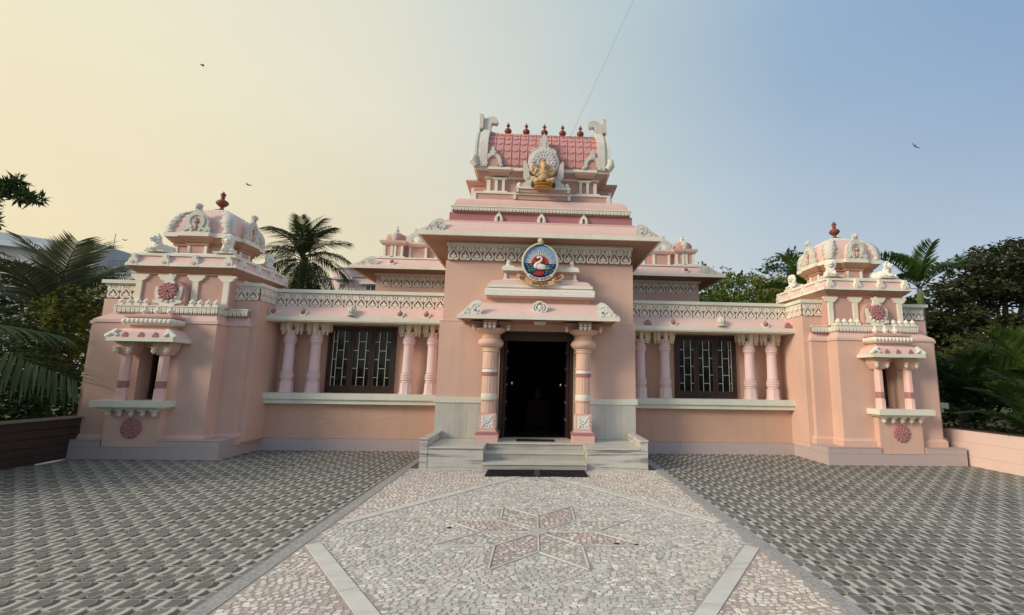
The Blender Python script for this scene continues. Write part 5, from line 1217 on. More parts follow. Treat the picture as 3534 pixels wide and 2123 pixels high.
    for u in (6.85,7.84):
        q=B()
        sg=1 if u>7 else -1
        for k in range(7):
            t=k/6; q.ell((u+sg*(.06-.13*t+.02),9.475+.02*t,2.26+.10*t),(.055-.01*t,.03,.04),nu=8,nv=5)
            if k%2: q.ell((u-sg*(.02+.07*(1-t)),9.47,2.27+.05*t),(.03,.025,.03),nu=7,nv=4)
        pt('canopy_scroll',q,white,smooth=True)
    for u in (7.10,7.345,7.62):
        q=B(); q.ext([(u-.052,2.24),(u+.052,2.24),(u+.05,2.28),(u+.032,2.29),(u+.028,2.315),(u,2.335),(u-.028,2.315),(u-.032,2.29),(u-.05,2.28)],9.468,9.52); pt('rose_crest',q,maroon)
    # parapet stub beyond the tower and rear parts
    fx=T(8.05,0,0)[0],T(8.80,0,0)[0]
    pt('stub_wall',B().box(8.0,8.82,10.40,11.9,2.60,3.065),peach)
    pt('stub_parapet',B().box(8.0,8.79,10.44,11.9,3.066,3.345),recess)
    a,b=sorted(fx); frieze(a+.01,b-.01,10.40,zz(3.085),zz(3.335),3,MATS['frieze_cream'],recess)
    pt('stub_cap',B().box(8.0,8.87,10.33,11.95,3.375,3.445).box(8.0,8.83,10.375,11.92,3.346,3.374),sillm)
    pt('back_wall',B().box(8.4,9.10,10.75,13,.0,2.45),peach)
    pt('outer_sill',B().box(8.91,9.32,10.55,11.5,1.09,1.21).box(8.91,9.24,10.60,11.45,1.0,1.089),sillm)
tower(-1); tower(1)
# ================================================================== REAR HALL
XR=.08
part('rear_wall',MB().box(XR-4.93,XR+4.90,14.55,20,3.0,4.28).box(XR-4.93,XR+4.90,14.59,20,4.28,4.66),peach,label='peach wall of the taller rear hall')
for s in (-1,1):
    a,b=sorted((XR+s*2.0,XR+s*4.78)); frieze(a,b,14.54,4.27,4.60,9,MATS['frieze_cream'],recess)
part('rear_fillet',MB().box(XR-4.97,XR+4.94,14.50,14.6,4.605,4.665),cream)
M1=MB().rloft([(XR-4.95,XR+4.92,14.5,20,4.66),(XR-5.478,XR+5.478,14.062,20.3,4.715),(XR-5.478,XR+5.478,14.062,20.3,4.73)])
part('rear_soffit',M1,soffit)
part('rear_eave_edge',MB().box(XR-5.54,XR+5.54,14.0,14.06,4.70,4.788).box(XR-5.54,XR-5.48,14.0605,20.4,4.70,4.788).box(XR+5.48,XR+5.54,14.0605,20.4,4.70,4.788),cream)
secs=[]
for i in range(8):
    t=i/7; f=t**1.4; secs.append((XR-5.50+.62*f,XR+5.50-.62*f,14.03+.35*f,20,4.79+.29*t))
part('rear_roof_slope',MB().rloft(secs),pink,smooth='auto')
part('rear_ledge',MB().box(XR-4.90,XR+4.90,14.33,20,5.081,5.125),cream)
for s in (-1,1):
    part('corner_scroll',leafcorner((XR+s*5.48,14.04,4.79),-s,.27,.75),oldwhite)
    for x in (4.35,2.75): knob(XR+s*x,14.07,4.915)
    def FB(a,b): return tuple(sorted((XR+s*a,XR+s*b)))
    part('rear_attic',MB().box(*FB(1.5,4.15),14.62,15.6,5.126,5.50).box(*FB(3.45,4.02),14.54,15.4,5.126,5.50),peach2)
    part('kiosk_body',MB().box(*FB(4.15,4.72),14.40,14.97,5.126,5.50),peach2,label='corner kiosk of the rear hall roof, %s side'%side[s])
    q=MB()
    for u in (4.18,4.38,4.48,4.69): q.box(*FB(u-.035,u+.035),14.375,14.40,5.16,5.49)
    for u in (3.50,3.97): q.box(*FB(u-.035,u+.035),14.515,14.54,5.16,5.49)
    for u in (3.2,2.7,2.2): q.box(*FB(u-.035,u+.035),14.60,14.62,5.16,5.49)
    q.box(*FB(4.08,4.40),14.33,14.42,5.126,5.16).box(*FB(4.5,4.80),14.33,14.42,5.126,5.16).box(*FB(3.42,3.66),14.50,14.56,5.126,5.165).box(*FB(3.8,4.05),14.50,14.56,5.126,5.165)
    split(q,'attic_pilaster',cream,TP)
    q=MB(); q.rloft([(*FB(4.12,4.75),14.37,15.0,5.501),(*FB(4.06,4.81),14.31,15.06,5.56),(*FB(4.04,4.83),14.29,15.08,5.63),(*FB(4.13,4.74),14.38,14.99,5.66)]); part('kiosk_cornice',q,pink)
    part('attic_cornice',MB().rloft([(*FB(1.5,4.12),14.60,15.7,5.501),(*FB(1.5,4.10),14.53,15.7,5.57),(*FB(1.5,4.10),14.53,15.7,5.62)]).rloft([(*FB(3.42,4.04),14.50,15.4,5.501),(*FB(3.38,4.08),14.45,15.4,5.57),(*FB(3.38,4.08),14.45,15.4,5.625)]),pink)
    kx=XR+s*4.435
    q=MB(); q.lathe((kx,14.68,5.661),[(.27,0),(.30,.05),(.305,.12),(.27,.20),(.19,.255),(.12,.27)],12,0,PI/12); part('kiosk_dome',q,mat('dull_rose',(.52,.29,.24),var=.1,vs=6),smooth='auto')
    q=MB()
    for a_ in (-PI/2,0,PI,PI/2): q.ell((kx+.27*math.cos(a_),14.68+.27*math.sin(a_),5.78),(.11 if abs(math.cos(a_))<.5 else .035,.11 if abs(math.cos(a_))>.5 else .035,.13),nu=10,nv=6)
    q.lathe((kx,14.68,5.92),[(.15,0),(.13,.03),(.06,.04),(.04,.07),(.065,.10),(.07,.13),(.045,.16),(.02,.18),(.035,.21),(.02,.25),(.004,.30)],12)
    part('kiosk_ornament',q,oldwhite,smooth=True)
    ax_=XR+s*3.80
    part('attic_arch',arch_orn(ax_,14.50,5.626,.62,.46),oldwhite)
    q=MB()
    for k in range(3): q.ell((XR+s*(4.06-.0*k),14.55,5.68+k*.05),(.06-.012*k,.05,.045),nu=8,nv=5)
    for k in range(4): q.ell((XR+s*(3.35-.25*k),14.60,5.66+.02*(k%2)),(.09,.04,.05),nu=8,nv=5)
    part('attic_scrolls',q,oldwhite,smooth=True)
# ================================================================== BOUNDARY WALLS
RW=thing('boundary_wall','low pink granite-clad wall running out from the right corner tower','wall',(8.85,7,0))
H_=.72
MB().box(8.86,9.0,.6,10.75,0,H_-.012).build('core',joint,RW)
for z0,z1,off in ((.005,.20,.3),(.2025,.47,0),(.4725,H_-.013,.45)):
    y=.6-off
    while y<10.7:
        a,b=max(.6,y+.001),min(10.74,y+.90-.001); 
        if b-a>.05: MB().box(8.835,8.859,a,b,z0,z1).build('stone_tile',granite2,RW)
        y+=.90
y=.6
while y<10.7:
    b=min(10.74,y+1.8); MB().box(8.815,9.02,y+.001,b-.001,H_-.011,H_+.012).build('coping',brownst,RW); y+=1.8
LW=thing('boundary_wall','low dark brown stone-clad wall under the palms, left of the left tower','wall',(-8.65,7,0))
MB().box(-8.92,-8.68,.6,10.75,0,.735).build('core',dark,LW)
k=0
for z0 in (.01,.155,.30,.445,.59):
    y=.6-(.35 if k%2 else 0)
    while y<10.7:
        a,b=max(.6,y+.002),min(10.72,y+.95-.002)
        if b-a>.05:
            t_=.004*((k*7+int(y*3))%3); MB().box(-8.679,-8.645+t_,a,b,z0,z0+.137).build('stone_slab',brownst,LW)
        y+=.95
    k+=1
y=.6
while y<10.6:
    b=min(10.74,y+1.9); MB().box(-8.93,-8.60,y+.001,b-.001,.737,.762).build('coping',mat('grey_coping',(.22,.20,.17),var=.15),LW); y+=1.9
tg=MB(); tg.tube([(-8.50,9.05,.02),(-8.46,9.3,.028),(-8.47,9.55,.03)],[.012,.02,.016],8); tag(tg.build('strip_of_trim',white,None,True),'thin white strip lying on the paving at the foot of the dark left wall','trim')
# ================================================================== FAR BUILDINGS
def winpart(par,x0,x1,z0,z1,y,P=None,fr=farw):
    f=lambda *a:[(P(*v) if P else v) for v in a]
    q=MB(P).box(x0,x1,y-.06,y,z0,z1); o=q.build('window',fr,par); MB(P).box(x0+.06,x1-.06,y-.07,y-.061,z0+.08,z1-.06).build('pane',farwin,o); return o
B1=thing('house','pink rendered far building with a rounded corner tower, just right of the tall coconut palm','house',(-15.5,40,0))
MB().box(-15.6,-9,40,50,0,9.65).build('wall',farp,B1)
MB().lathe((-15.75,41.0,0),[(1.25,0),(1.25,10.25)],28).build('round_tower',farp,B1,smooth='auto')
MB().lathe((-15.75,41.0,10.251),[(1.33,0),(1.33,.14)],28).box(-15.7,-8.9,39.85,50.1,9.651,9.76).box(-18.0,-16.6,41.5,46,9.75,9.85).build('roof_edge',farg,B1)
MB().box(-18.0,-16.3,41.6,46,0,9.75).build('side_wall',farw,B1)
MB().rloft([(-16.5,-14.9,39.2,39.9,9.30),(-16.4,-15.0,39.5,39.9,9.55)]).build('awning',mat('far_awning',(.36,.38,.40)),B1)
winpart(B1,-16.05,-15.45,8.45,9.05,39.70); 
MB().box(-14.4,-12.7,39.5,39.99,9.02,9.15).build('sunshade',farw,B1); winpart(B1,-14.0,-13.15,8.5,9.0,39.99)
MB().box(-13.62,-13.56,39.9,39.93,8.5,9.0).build('mullion',farw,B1)
q=MB().box(-16.9,-14.5,38.9,40,7.95,8.2)
for k in range(10): q.box(-16.8+k*.24,-16.72+k*.24,38.92,38.98,8.2,8.55)
q.build('balcony',farw,B1)
B2=thing('apartment_building','pale grey apartment block with a sloping sheet roof behind the left palms','building',(-40,40,0))
def PB(x,y,z): return (x,y,z)
MB().add([(-48,40,0),(-38.2,42,0),(-38.2,50,0),(-48,50,0),(-48,40,12.3),(-38.2,42,11.5),(-38.2,50,11.5),(-48,50,12.3)],[(0,1,5,4),(1,2,6,5),(2,3,7,6),(3,0,4,7),(4,5,6,7)]).build('wall',farw,B2)
MB().add([(-49,39.3,12.0),(-37.8,41.3,11.25),(-37.8,50,11.25),(-49,50,12.0),(-49,39.6,13.3),(-37.8,41.8,12.15),(-37.8,50,12.15),(-49,50,13.3)],[(0,1,5,4),(1,2,6,5),(2,3,7,6),(3,0,4,7),(4,5,6,7),(3,2,1,0)]).build('sheet_roof',farr,B2)
MB().box(-38.3,-35.6,40,46,9.5,11.9).build('water_tank_room',farg if False else mat('far_midgrey',(.42,.42,.42),var=.08),B2)
MB().box(-38.4,-31.5,41,48,0,10.2).build('lower_block',farw,B2)
for z in (3.2,6.2): 
    for k in range(4): winpart(B2,-37.6+k*1.5,-36.8+k*1.5,z,z+1.3,41.0)
q=MB(); q.box(-36.05,-36.01,42,42.04,10.2,13.3)
q.build('antenna',steel,B2)
q=MB()
for k in range(14): q.box(-35.4+k*.3,-35.37+k*.3,41.1,41.13,10.2,10.75)
q.box(-35.4,-31.5,41.1,41.13,10.72,10.76); q.build('roof_railing',steel,B2)
B3=thing('apartment_building','stepped cream apartment block with a dark roof block, immediately left of the left tower','building',(-30,40,0))
MB().box(-34.0,-26.5,40.5,50,0,9.4).build('wall',farw,B3)
MB().box(-33.9,-29.4,41.6,46,9.401,11.3).build('roof_block',farg,B3)
MB().box(-34.3,-29.8,39.9,40.5,8.6,9.0).box(-33.2,-26.4,39.6,40.5,7.6,7.95).box(-33.8,-30,39.7,40.5,6.3,6.6).build('balcony_slab',farw,B3)
for (x0,x1,z0,z1) in ((-33.2,-32.0,9.3,9.31),): pass
for k in range(6): MB().box(-33.4+k*.65,-33.15+k*.65,41.55,41.6,10.85,11.02).build('vent',farw,B3)
MB().box(-31.6,-30.6,40.2,40.5,6.9,9.0).build('pier',farg,B3)
winpart(B3,-33.4,-32.2,8.05,8.55,40.49); winpart(B3,-29.8,-28.4,8.05,8.9,40.49)
# ================================================================== VEGETATION
def leafcloud(name,cl,n,ls,m,parent,seed=0,flat=.3,asp=1.9,sig=None,droop=0):
    """cl: (N,4) clump centres and spread; n leaves per clump; narrow folded leaves, each two faces"""
    r=np.random.RandomState(seed); cl=np.asarray(cl,dtype=float); N_=len(cl)*n
    base=np.repeat(cl,n,axis=0); d=r.normal(size=(N_,3)); d/=np.linalg.norm(d,axis=1)[:,None]
    pos=base[:,:3]+d*(base[:,3:4]*r.uniform(.25,1,size=(N_,1)))*np.array([1,1,.75])
    ax=d*.8+r.normal(size=(N_,3))*.6; ax[:,2]=ax[:,2]*flat-droop; ax/=np.linalg.norm(ax,axis=1)[:,None]
    sd=np.cross(ax,r.normal(size=(N_,3))+np.array([0,0,1.2])); sd/=np.linalg.norm(sd,axis=1)[:,None]; nm=np.cross(ax,sd)
    L_=(ls*r.uniform(.6,1.25,size=(N_,1))); w=L_/asp/2
    a=pos; b=pos+ax*L_; c=pos+ax*L_*.45+sd*w+nm*L_*.06; e=pos+ax*L_*.45-sd*w+nm*L_*.06
    V=np.stack([a,c,b,e],axis=1).reshape(-1,3); Q=np.arange(N_*4).reshape(-1,4)
    return fast(name,V,Q,m,parent)
def clumps(blobs,n,spread,seed,shell=.75,gap=.0):
    r=np.random.RandomState(seed); out=[]
    vol=[b[3]*b[4]*b[5] for b in blobs]; tot=sum(v**.67 for v in vol)
    for b,v in zip(blobs,vol):
        k=int(n*v**.67/tot)+1; d=r.normal(size=(k,3)); d/=np.linalg.norm(d,axis=1)[:,None]
        rr=r.uniform(shell**3,1,size=(k,1))**(1/3); 
        p=np.array(b[:3])+d*rr*np.array(b[3:6])*(1+.12*r.normal(size=(k,1)))
        out.append(np.hstack([p,spread*r.uniform(.6,1.3,size=(k,1))]))
    return np.vstack(out)
def limbs(mb,base,top,n,r0,seed,targets):
    rr=random.Random(seed); mid=[(base[0]+(top[0]-base[0])*t+rr.uniform(-.1,.1),base[1]+(top[1]-base[1])*t+rr.uniform(-.1,.1),base[2]+(top[2]-base[2])*t) for t in (0,.35,.7,1)]
    mb.tube(mid,[r0,r0*.75,r0*.6,r0*.45],10)
    for k,t in enumerate(targets):
        s_=mid[2] if k%2 else mid[1 if k%3 else 3]; 
        mb.tube([s_,((s_[0]+t[0])/2+rr.uniform(-.3,.3),(s_[1]+t[1])/2+rr.uniform(-.3,.3),(s_[2]+t[2])/2+rr.uniform(-.1,.3)),t],[r0*.38,r0*.25,r0*.08],7)
def tree(name,label,cat,base,blobs,m,n,nl,ls,spread,seed,r0=.16,group=None,flat=.3,asp=1.9,shell=.72,droop=0,htop=.7):
    t=thing(name,label,cat,base,group); mb=MB()
    zc=sum(b[2] for b in blobs)/len(blobs); xc=sum(b[0] for b in blobs)/len(blobs); yc=sum(b[1] for b in blobs)/len(blobs)
    limbs(mb,base,(xc,yc,base[2]+(zc-base[2])*htop),5,r0,seed,[b[:3] for b in blobs]); mb.build('trunk',bark,t,smooth=True)
    leafcloud('crown',clumps(blobs,n,spread,seed,shell),nl,ls,m,t,seed,flat,asp,droop=droop)
    return t
# frond meshes
def frondmesh(L_,nl,lw,ll,droop,arch,lm,seed,up=.25,tipfold=.35,stem=.14,gap0=.16):
    r=np.random.RandomState(seed); V=[];Q=[]
    def pt(t): return np.array([L_*t*(1-.12*droop*t),0,arch*L_*t-droop*L_*t*t])
    n=14; 
    for i in range(n+1):
        t=i/n; p=pt(t); w=(.024*(1-t)+.004)*L_/3*1.3
        V+=[p+[0,-w,0],p+[0,w,0],p+[0,0,-w*1.2]]
    for i in range(n):
        a=3*i
        for k in range(3): Q.append((a+k,a+(k+1)%3,a+3+(k+1)%3,a+3+k))
    for s in (-1,1):
        for i in range(nl):
            t=gap0+(1-gap0)*(i+.5*(s>0)*.6+r.uniform(-.25,.25))/nl; t=min(t,.995)
            p=pt(t); tg=pt(min(1,t+.02))-pt(max(0,t-.02)); tg/=np.linalg.norm(tg)
            prof=math.sin(PI*min(1,.12+.86*(t-gap0)/(1-gap0)))**.6; l=ll*(.30+.70*prof)*r.uniform(.88,1.08)
            fwd=.35+.75*t; out_=np.array([0,s*1.,0]); d=out_+tg*fwd+np.array([0,0,up+r.normal()*.08]); d/=np.linalg.norm(d)
            w=lw*(.6+.4*prof); e=p+d*l*.55; e2=p+d*l+np.array([0,0,-tipfold*l*r.uniform(.7,1.3)])
            wd=np.cross(d,[0,0,1.]); wd/=np.linalg.norm(wd)+1e-6; wd=wd*w*.5; o=len(V)
            V+=[p-wd*.5,p+wd*.5,e+wd,e-wd,e2+wd*.12,e2-wd*.12]; Q+=[(o,o+1,o+2,o+3),(o+3,o+2,o+4,o+5)]
    V=np.array(V); Q=np.array(Q)
    me_=bpy.data.meshes.new('frond'); me_.vertices.add(len(V)); me_.vertices.foreach_set('co',V.astype(np.float32).ravel())
    me_.loops.add(len(Q)*4); me_.loops.foreach_set('vertex_index',Q.astype(np.int32).ravel()); me_.polygons.add(len(Q)); me_.polygons.foreach_set('loop_start',np.arange(0,len(Q)*4,4,dtype=np.int32)); me_.polygons.foreach_set('loop_total',np.full(len(Q),4,dtype=np.int32))
    me_.materials.append(lm); me_.update(calc_edges=True); return me_
def palm(label,base,ht,fr,fronds,group=None,r0=.14,lean=(0,0),name='coconut_palm',tm_=palmbark,cat='palm tree',crownshaft=None):
    t=thing(name,label,cat,base,group); top=(base[0]+lean[0],base[1]+lean[1],base[2]+ht)
    if ht>.3:
        mb=MB(); n=14; mb.tube([(base[0]+lean[0]*(k/n)**1.5,base[1]+lean[1]*(k/n)**1.5,base[2]+ht*k/n) for k in range(n+1)],[r0*(1.25-.4*k/n)*(1+.05*(k%2)) for k in range(n+1)],12); mb.build('trunk',tm_,t,smooth=True)
    if crownshaft:
        MB().tube([(top[0],top[1],top[2]-crownshaft),(top[0],top[1],top[2]-crownshaft*.4),top],[r0*1.05,r0*1.15,r0*.6],12).build('crownshaft',mat('crownshaft_green',(.12,.17,.05)),t,smooth=True)
    for i,(az,pitch,sc_) in enumerate(fronds):
        place('frond',fr[i%len(fr)],t,loc=top,rot=(R(random.uniform(-12,12)),R(-pitch),R(az)),scl=(sc_,sc_,sc_))
    return t
def ring(n,p0,p1,s0=1,s1=1,seed=0,az0=0):
    rr=random.Random(seed); o=[]
    for i in range(n):
        f=i/(n-1); o.append((az0+i*137.5+rr.uniform(-8,8),p0+(p1-p0)*f+rr.uniform(-5,5),s0+(s1-s0)*f))
    return o
coco=[frondmesh(2.6,46,.045,.80,.62,.38,lf_palm,k,tipfold=.55) for k in range(3)]
cocoG=[frondmesh(2.6,50,.050,.85,.55,.30,lf_grey,k+5,tipfold=.30) for k in range(3)]
arec=[frondmesh(1.9,30,.060,.60,.45,.35,lf_areca,k+10,up=.55,tipfold=.15) for k in range(3)]
dryf=[frondmesh(1.7,26,.035,.45,.9,.1,lf_dry,k+20,up=-.2,tipfold=.6) for k in range(2)]
# the coconut palm behind the left wing
palm('tall dark coconut palm behind the left wing, between the left tower and the rear hall',(-10.6,22,0),6.75,coco,ring(28,84,-66,.83,.85,3),r0=.17)
# palms at the left, beyond the dark wall
palm('broad grey-green coconut palm behind the yellow-green bush, left of the left tower',(-11.6,12.2,0),2.6,cocoG,ring(20,84,-20,.90,.95,5,40),r0=.2)
palm('dark palm at the far left whose long fronds reach over the low brown wall',(-11.4,7.6,0),2.2,[frondmesh(3.0,70,.034,.85,.26,.10,leafm('leaf_palm_near',(.036,.062,.020)),k+30,up=-.05,tipfold=.12) for k in range(3)],[(-1,0,1.60),(20,9,1.18),(60,40,.8),(-40,2,1.0),(105,50,.9),(-60,20,.9),(140,40,.9),(200,45,.9),(260,30,.9),(-8,-20,1.1),(180,20,.8)],r0=.16)
# shrubs and trees at the left
tree('leafy_bush','sunlit yellow-green bush pressed against the outer side of the left tower','bush',(-9.9,11.6,0),[(-10.2,11.3,2.95,.60,.6,.60),(-10.35,11.0,2.1,.70,.6,.8),(-10.6,11.0,1.2,.8,.7,1.0),(-9.75,11.6,3.2,.38,.4,.32),(-9.75,11.2,1.9,.45,.45,.9)],lf_yel,330,12,.11,.16,31,r0=.06)
tree('shrub','dense dark shrub behind the low brown wall at the left','shrub',(-10.4,9.2,0),[(-10.2,9.6,.9,1.1,1.0,.95),(-10.6,8.2,.9,1.0,1.1,.95),(-10.9,10.4,1.6,1.1,.8,1.2),(-9.7,10.3,.8,.7,.7,.8)],lf_dark,520,12,.14,.22,32,r0=.06)
tree('shrub','dark glossy shrub with pale specks of sky, nearest the camera behind the brown wall','shrub',(-10.3,6.2,0),[(-10.2,6.2,.8,1.1,1.3,.9),(-11.2,7.2,1.5,1.2,1.3,1.3),(-10.2,4.2,.8,1.0,1.2,.9)],leafm('leaf_shrub_glossy',(.030,.055,.018)),460,12,.17,.22,33,r0=.05)
tree('broadleaf_tree','dark spreading tree filling the far left edge behind the palms','tree',(-15.5,12.5,0),[(-15.5,12.5,3.2,2.2,1.8,1.5),(-14.0,13.5,2.4,1.6,1.5,1.7),(-17.5,13,3.4,2.0,2.0,1.7),(-13.3,15.5,2.4,1.8,1.4,2.0),(-12.6,13.8,1.2,1.4,1.2,1.3)],lf_dark,900,14,.17,.30,34,r0=.2)
t=tree('needle_leaved_tree','tree whose dark tufted branch reaches into the sky at the left edge','tree',(-9.6,6.1,0),[(-9.0,6.1,4.1,.8,.7,.6),(-8.2,6.0,3.8,.6,.5,.5)],lf_dark,120,14,.20,.2,35,r0=.12)
mb=MB(); bpts=[(-9.3,6.1,3.6),(-8.2,6.05,3.75),(-7.2,6.0,3.80),(-6.55,6.0,3.72),(-6.18,6.0,3.63)]; mb.tube(bpts,[.06,.045,.03,.018,.008],8); mb.build('branch',bark,t,smooth=True)
cl=[]
rr=random.Random(5)
for k in range(30):
    f=k/29; x=-7.9+1.75*f; z=3.78+.10*math.sin(f*3)-.12*f*f*1.4; cl.append((x+rr.uniform(-.03,.03),6.0+rr.uniform(-.06,.06),z+rr.uniform(-.04,.05),.075*(1.15-.45*f)))
for k in range(5): cl.append((-6.50+rr.uniform(-.08,.12),6.0,3.86+rr.uniform(-.02,.06),.05))
for k in range(12): cl.append((-6.75+rr.uniform(-.12,.10),6.0,3.38+.06*k*.6+rr.uniform(-.03,.03),.08))
leafcloud('tufts',cl,40,.105,lf_dark,t,36,flat=.9,asp=4)
# behind the right wing
for i,(x,y,zt,sd,lab) in enumerate(((7.2,17.6,5.75,41,'bushy green tree with drooping leaves right behind the rear hall eave'),(8.6,17.9,5.75,42,'paler drooping-leaved tree, middle one above the right wing parapet'),(10.1,18.4,6.15,43,'tall drooping-leaved tree beside the areca palm above the right wing'))):
    tree('mast_tree',lab,'tree',(x,y,0),[(x,y,zt-.7,.75,.7,.75),(x-.35,y,zt-1.6,.95,.8,.9),(x+.5,y-.1,zt-1.9,.85,.8,1.0),(x,y,zt-2.9,1.3,1.0,1.1),(x-.1,y,zt-4,1.4,1.0,1.3)],lf_mid if i!=1 else leafm('leaf_mast_pale',(.20,.22,.045)),430,16,.20,.24,sd,r0=.12,group='drooping-leaved trees above the right wing parapet',flat=.2,asp=3.2,droop=.8)
tree('broadleaf_tree','dark rounded tree filling the gap behind the drooping-leaved trees','tree',(8.6,21,0),[(7.0,21,5.6,1.2,1.2,1.0),(9.2,21.5,5.2,1.8,1.2,1.5),(11.4,21,6.2,1.5,1.2,1.2),(6.6,21,4.2,1.6,1.2,1.6),(11.5,21,4.4,1.6,1.3,1.7)],lf_dark,700,14,.20,.28,44,r0=.2)
palm('areca palm with upright spiky fronds rising just left of the right tower dome',(9.40,16.2,0),4.45,arec,[(200,62,1),(150,74,.95),(235,40,.9),(120,58,.9),(175,20,.9),(260,25,.85),(60,62,.85),(300,50,.85),(205,5,.8)],r0=.10,name='areca_palm',crownshaft=.7)
palm('areca palm with two arching fronds spread against the sky, right of the right tower',(11.62,14.0,0),4.5,arec,[(185,38,.98),(172,58,.72),(5,36,.98),(-12,30,.95),(20,58,.7),(100,66,.8),(200,12,.78),(160,-5,.7),(275,70,.8)],r0=.085,name='areca_palm',crownshaft=.62)
for o_,(az,pt_) in zip(range(3),((-20,2),(15,-10),(190,-25))):
    pass
for i,(x,y,z,r_) in enumerate(((-8.3,-14,2.2,1.9),(-16.2,-14,2.6,2.3),(-12.4,-15,.9,1.6),(-3.5,-15,2.4,2.6),(3.5,-15,2.4,2.6),(9.5,-14,2.6,2.4),(14,-14,2.6,2.5),(19,-14,2.4,2.4))):
    tree('garden_tree',('dark garden tree behind the viewer, number %s from the left, mirrored in the window panes'%('first','second','third','fourth','fifth','sixth','seventh','eighth')[i]).replace('number ',''),'tree',(x,y,0),[(x,y,z,r_,r_*.8,r_*.95),(x+.5,y,z*.5,r_,r_*.8,r_*.7)],lf_dark,200,12,.3,.4,70+i,r0=.12,group='trees behind the viewer')
# the big rain tree
rb=[]
rr=random.Random(9)
for (x,y,z,rx,rz) in ((24.5,24,7.9,2.6,.7),(27.5,25,8.9,3.0,.9),(31,25,9.3,3.2,1.0),(22.3,24,6.6,2.0,.6),(25.5,23,6.4,3.0,.6),(29.5,23.5,6.9,3.2,.8),(33,24,7.4,3.0,1.0),(21.3,24,5.0,2.0,.6),(24.5,23,4.8,2.8,.6),(28.5,22.5,5.0,3.0,.7),(32,23,5.2,3.0,.9),(20.8,25,3.4,2.4,1.0),(25,24,3.2,3.0,.8),(30,23,3.3,3.4,1.0),(23,25,1.6,3.6,1.2),(29,24,1.5,4,1.3),(19.8,25.5,5.9,1.2,.5),(19.4,26,7.0,.9,.35)):
    rb.append((x,y,z,rx,rx*.75,rz))
tree('rain_tree','huge dark layered rain tree spreading over the right edge of the view','tree',(26,25,0),rb+[(21.5,26,4.2,2.2,1.8,1.0),(19.5,26,3.6,1.6,1.4,1.2),(23.5,27,5.9,2.6,2,.9),(27,27,7.2,3,2.4,1.2),(31,27,8,3.2,2.4,1.2),(26,27,4,4,2.6,1.4),(19,26,2,2,1.6,1.6),(17.8,25.5,4.8,1.0,1.0,.8)],lf_rain,4600,14,.27,.34,51,r0=.5,flat=.25,asp=1.7,shell=.55)
tree('broadleaf_tree','olive green lower tree in front of the rain tree, at the right edge','tree',(18.5,17.5,0),[(17.2,17.5,3.0,1.6,1.2,.7),(19.5,17.5,3.2,1.9,1.3,.8),(22,17.5,3.3,1.9,1.3,.9),(16.0,17.0,2.2,1.5,1.2,.9),(19,17,1.8,2.2,1.3,1.2),(22,17,1.8,2.2,1.3,1.2),(14.6,16.5,1.6,1.2,1.0,1.1)],leafm('leaf_olive',(.075,.085,.022)),1150,14,.17,.28,52,r0=.16)
# palms and cycads behind the right wall
lowf=[frondmesh(1.7,34,.055,.50,.55,.45,lf_dark if k==0 else leafm('leaf_cycad',(.035,.075,.016)),k+40,up=.35,tipfold=.2) for k in range(3)]
for i,(x,y,ht,n,sc_,sd,lab) in enumerate(((10.2,9.6,.5,15,.95,1,'low feathery palm closest to the right tower behind the pink wall'),(11.2,8.0,.4,14,.9,2,'low feathery palm behind the middle of the pink wall'),(12.0,11.2,1.3,16,1.1,3,'bright spiky palm standing above the others behind the pink wall'),(13.4,9.6,.8,16,1.15,4,'arching palm with long drooping fronds near the right edge'),(10.6,11.8,1.0,14,1.0,5,'dark palm half hidden behind the right tower corner'),(14.2,12.4,1.4,15,1.2,6,'tall dark palm deeper in the planting at the right'),(10.2,6.4,.2,12,.75,7,'small low palm at the right edge behind the pink wall'))):
    palm(lab,(x,y,0),ht,lowf if i!=2 else arec,ring(n,80,2,sc_,sc_*.95,sd+60),group='low palms behind the pink boundary wall',r0=.11,name='low_palm',cat='palm')
for k,(x,y,z) in enumerate(((11.1,9.0,1.9),(13.0,8.6,1.1))): pass
tree('shrub','dark undergrowth shrub behind the pink boundary wall','shrub',(12.5,10.5,0),[(11,9.0,.7,1.2,1.3,.7),(13,9,.8,1.5,1.3,.8),(12.5,12.5,1.2,1.8,1.2,1.2),(15,12,1.3,1.8,1.6,1.3),(10.3,12,1.2,.9,1.0,1.2),(15.5,9,1.0,1.5,1.6,1.0)],lf_dark,900,12,.16,.28,53,r0=.06)
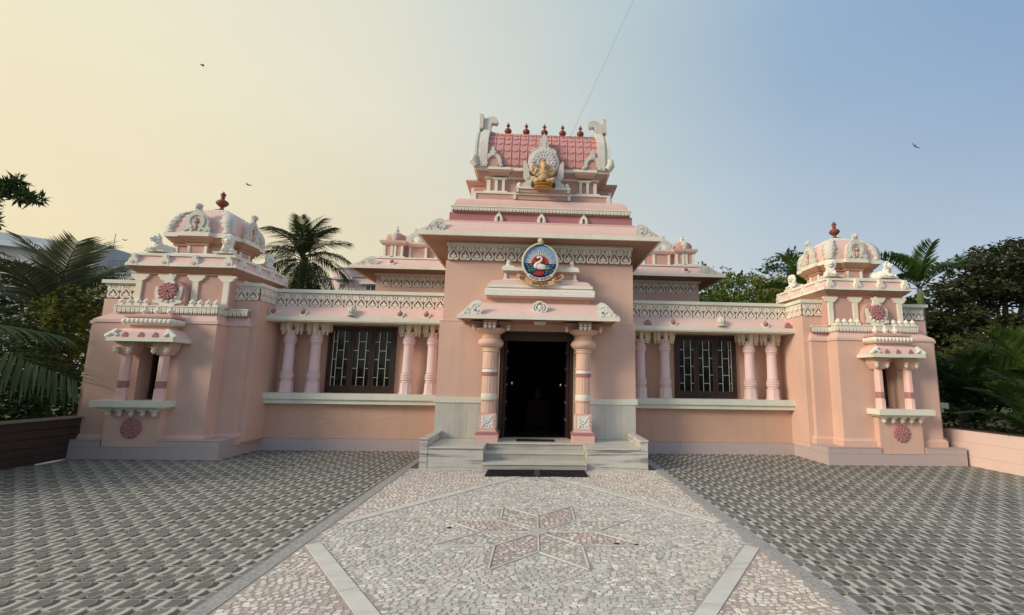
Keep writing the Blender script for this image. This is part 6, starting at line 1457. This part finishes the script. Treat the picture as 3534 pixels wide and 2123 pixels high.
# ================================================================== SKY THINGS
def bird(x,y,z,sp,lab,rz=0,tilt=0):
    t=thing('bird',lab,'bird',(x,y,z),'birds gliding in the sky'); M=Matrix.Translation((x,y,z))@Euler((tilt,.2,rz)).to_matrix().to_4x4()
    b=MB(); b.tube([(-.22*sp,0,0),(-.08*sp,0,.01*sp),(.08*sp,0,.01*sp),(.20*sp,0,0)],[.012*sp,.05*sp,.055*sp,.015*sp],8); b.ext([(-.36*sp,.06*sp),(-.18*sp,.015*sp),(-.18*sp,-.015*sp),(-.36*sp,-.06*sp)],-.004,.004,0,lambda u,v,w:(u,v,w))
    b.v=[tuple(M@Vector(p)) for p in b.v]; b.build('body',mat('bird_dark',(.035,.03,.025),var=0,bump=0),t,smooth=True)
    for s in (-1,1):
        w=MB(); w.ext([(.09*sp,s*.03*sp),(.12*sp,s*.25*sp),(.05*sp,s*.55*sp),(-.04*sp,s*.56*sp),(-.03*sp,s*.3*sp),(-.08*sp,s*.03*sp)],-.006,.006,0,lambda u,v,w_:(u,v,w_+abs(v)*.25)); w.v=[tuple(M@Vector(p)) for p in w.v]; w.build('wing',MATS['bird_dark'],t)
bird(-22.07,30,21.4,.62,'small dark bird high at the upper left of the sky',.6,.5)
bird(25.68,30,17.8,.52,'dark bird gliding alone in the blue sky at the right',1.2,.9)
bird(-18.24,30,13.35,.62,'small dark bird above and right of the left tower finial',.1,.2)
bird(-25.16,30,9.56,.42,'tiny distant bird just above the far left rooftops',.2,.2)
wr=MB(); p0,p1=Vector((.62,11.2,7.33)),Vector((3.02,9.2,12.6))
pts=[]
for k in range(13):
    f=k/12; p=p0.lerp(p1,f); p.z-=.10*math.sin(PI*f); pts.append(p)
wr.tube(pts,.0045,5)
tag(wr.build('cable',mat('cable_grey',(.46,.48,.52),var=0,bump=0),None,True),'thin grey cable rising from the gateway roof ridge into the sky','cable')

for i,(x,y,lab) in enumerate(((.80,5.06,'dark dry leaf lying on the right arm of the pink floor star'),(.99,5.03,'dark dry leaf at the tip of the right star arm'),(-.92,5.58,'dark dry leaf on the mosaic left of the floor star'),(-4.15,4.05,'dark dry leaf on the grey patterned tiles at the lower left'))):
    q=MB(); a_=i*1.3; q.ext([(x+.028*math.cos(a_+t)*(1 if k%2 else .55),y+.020*math.sin(a_+t)) for k,t in enumerate([j*PI/5 for j in range(10)])],.014,.017,0,lambda u,v,w:(u,v,w)); tag(q.build('fallen_leaf',mat('dry_leaf_dark',(.03,.025,.02)),None),lab,'leaf')
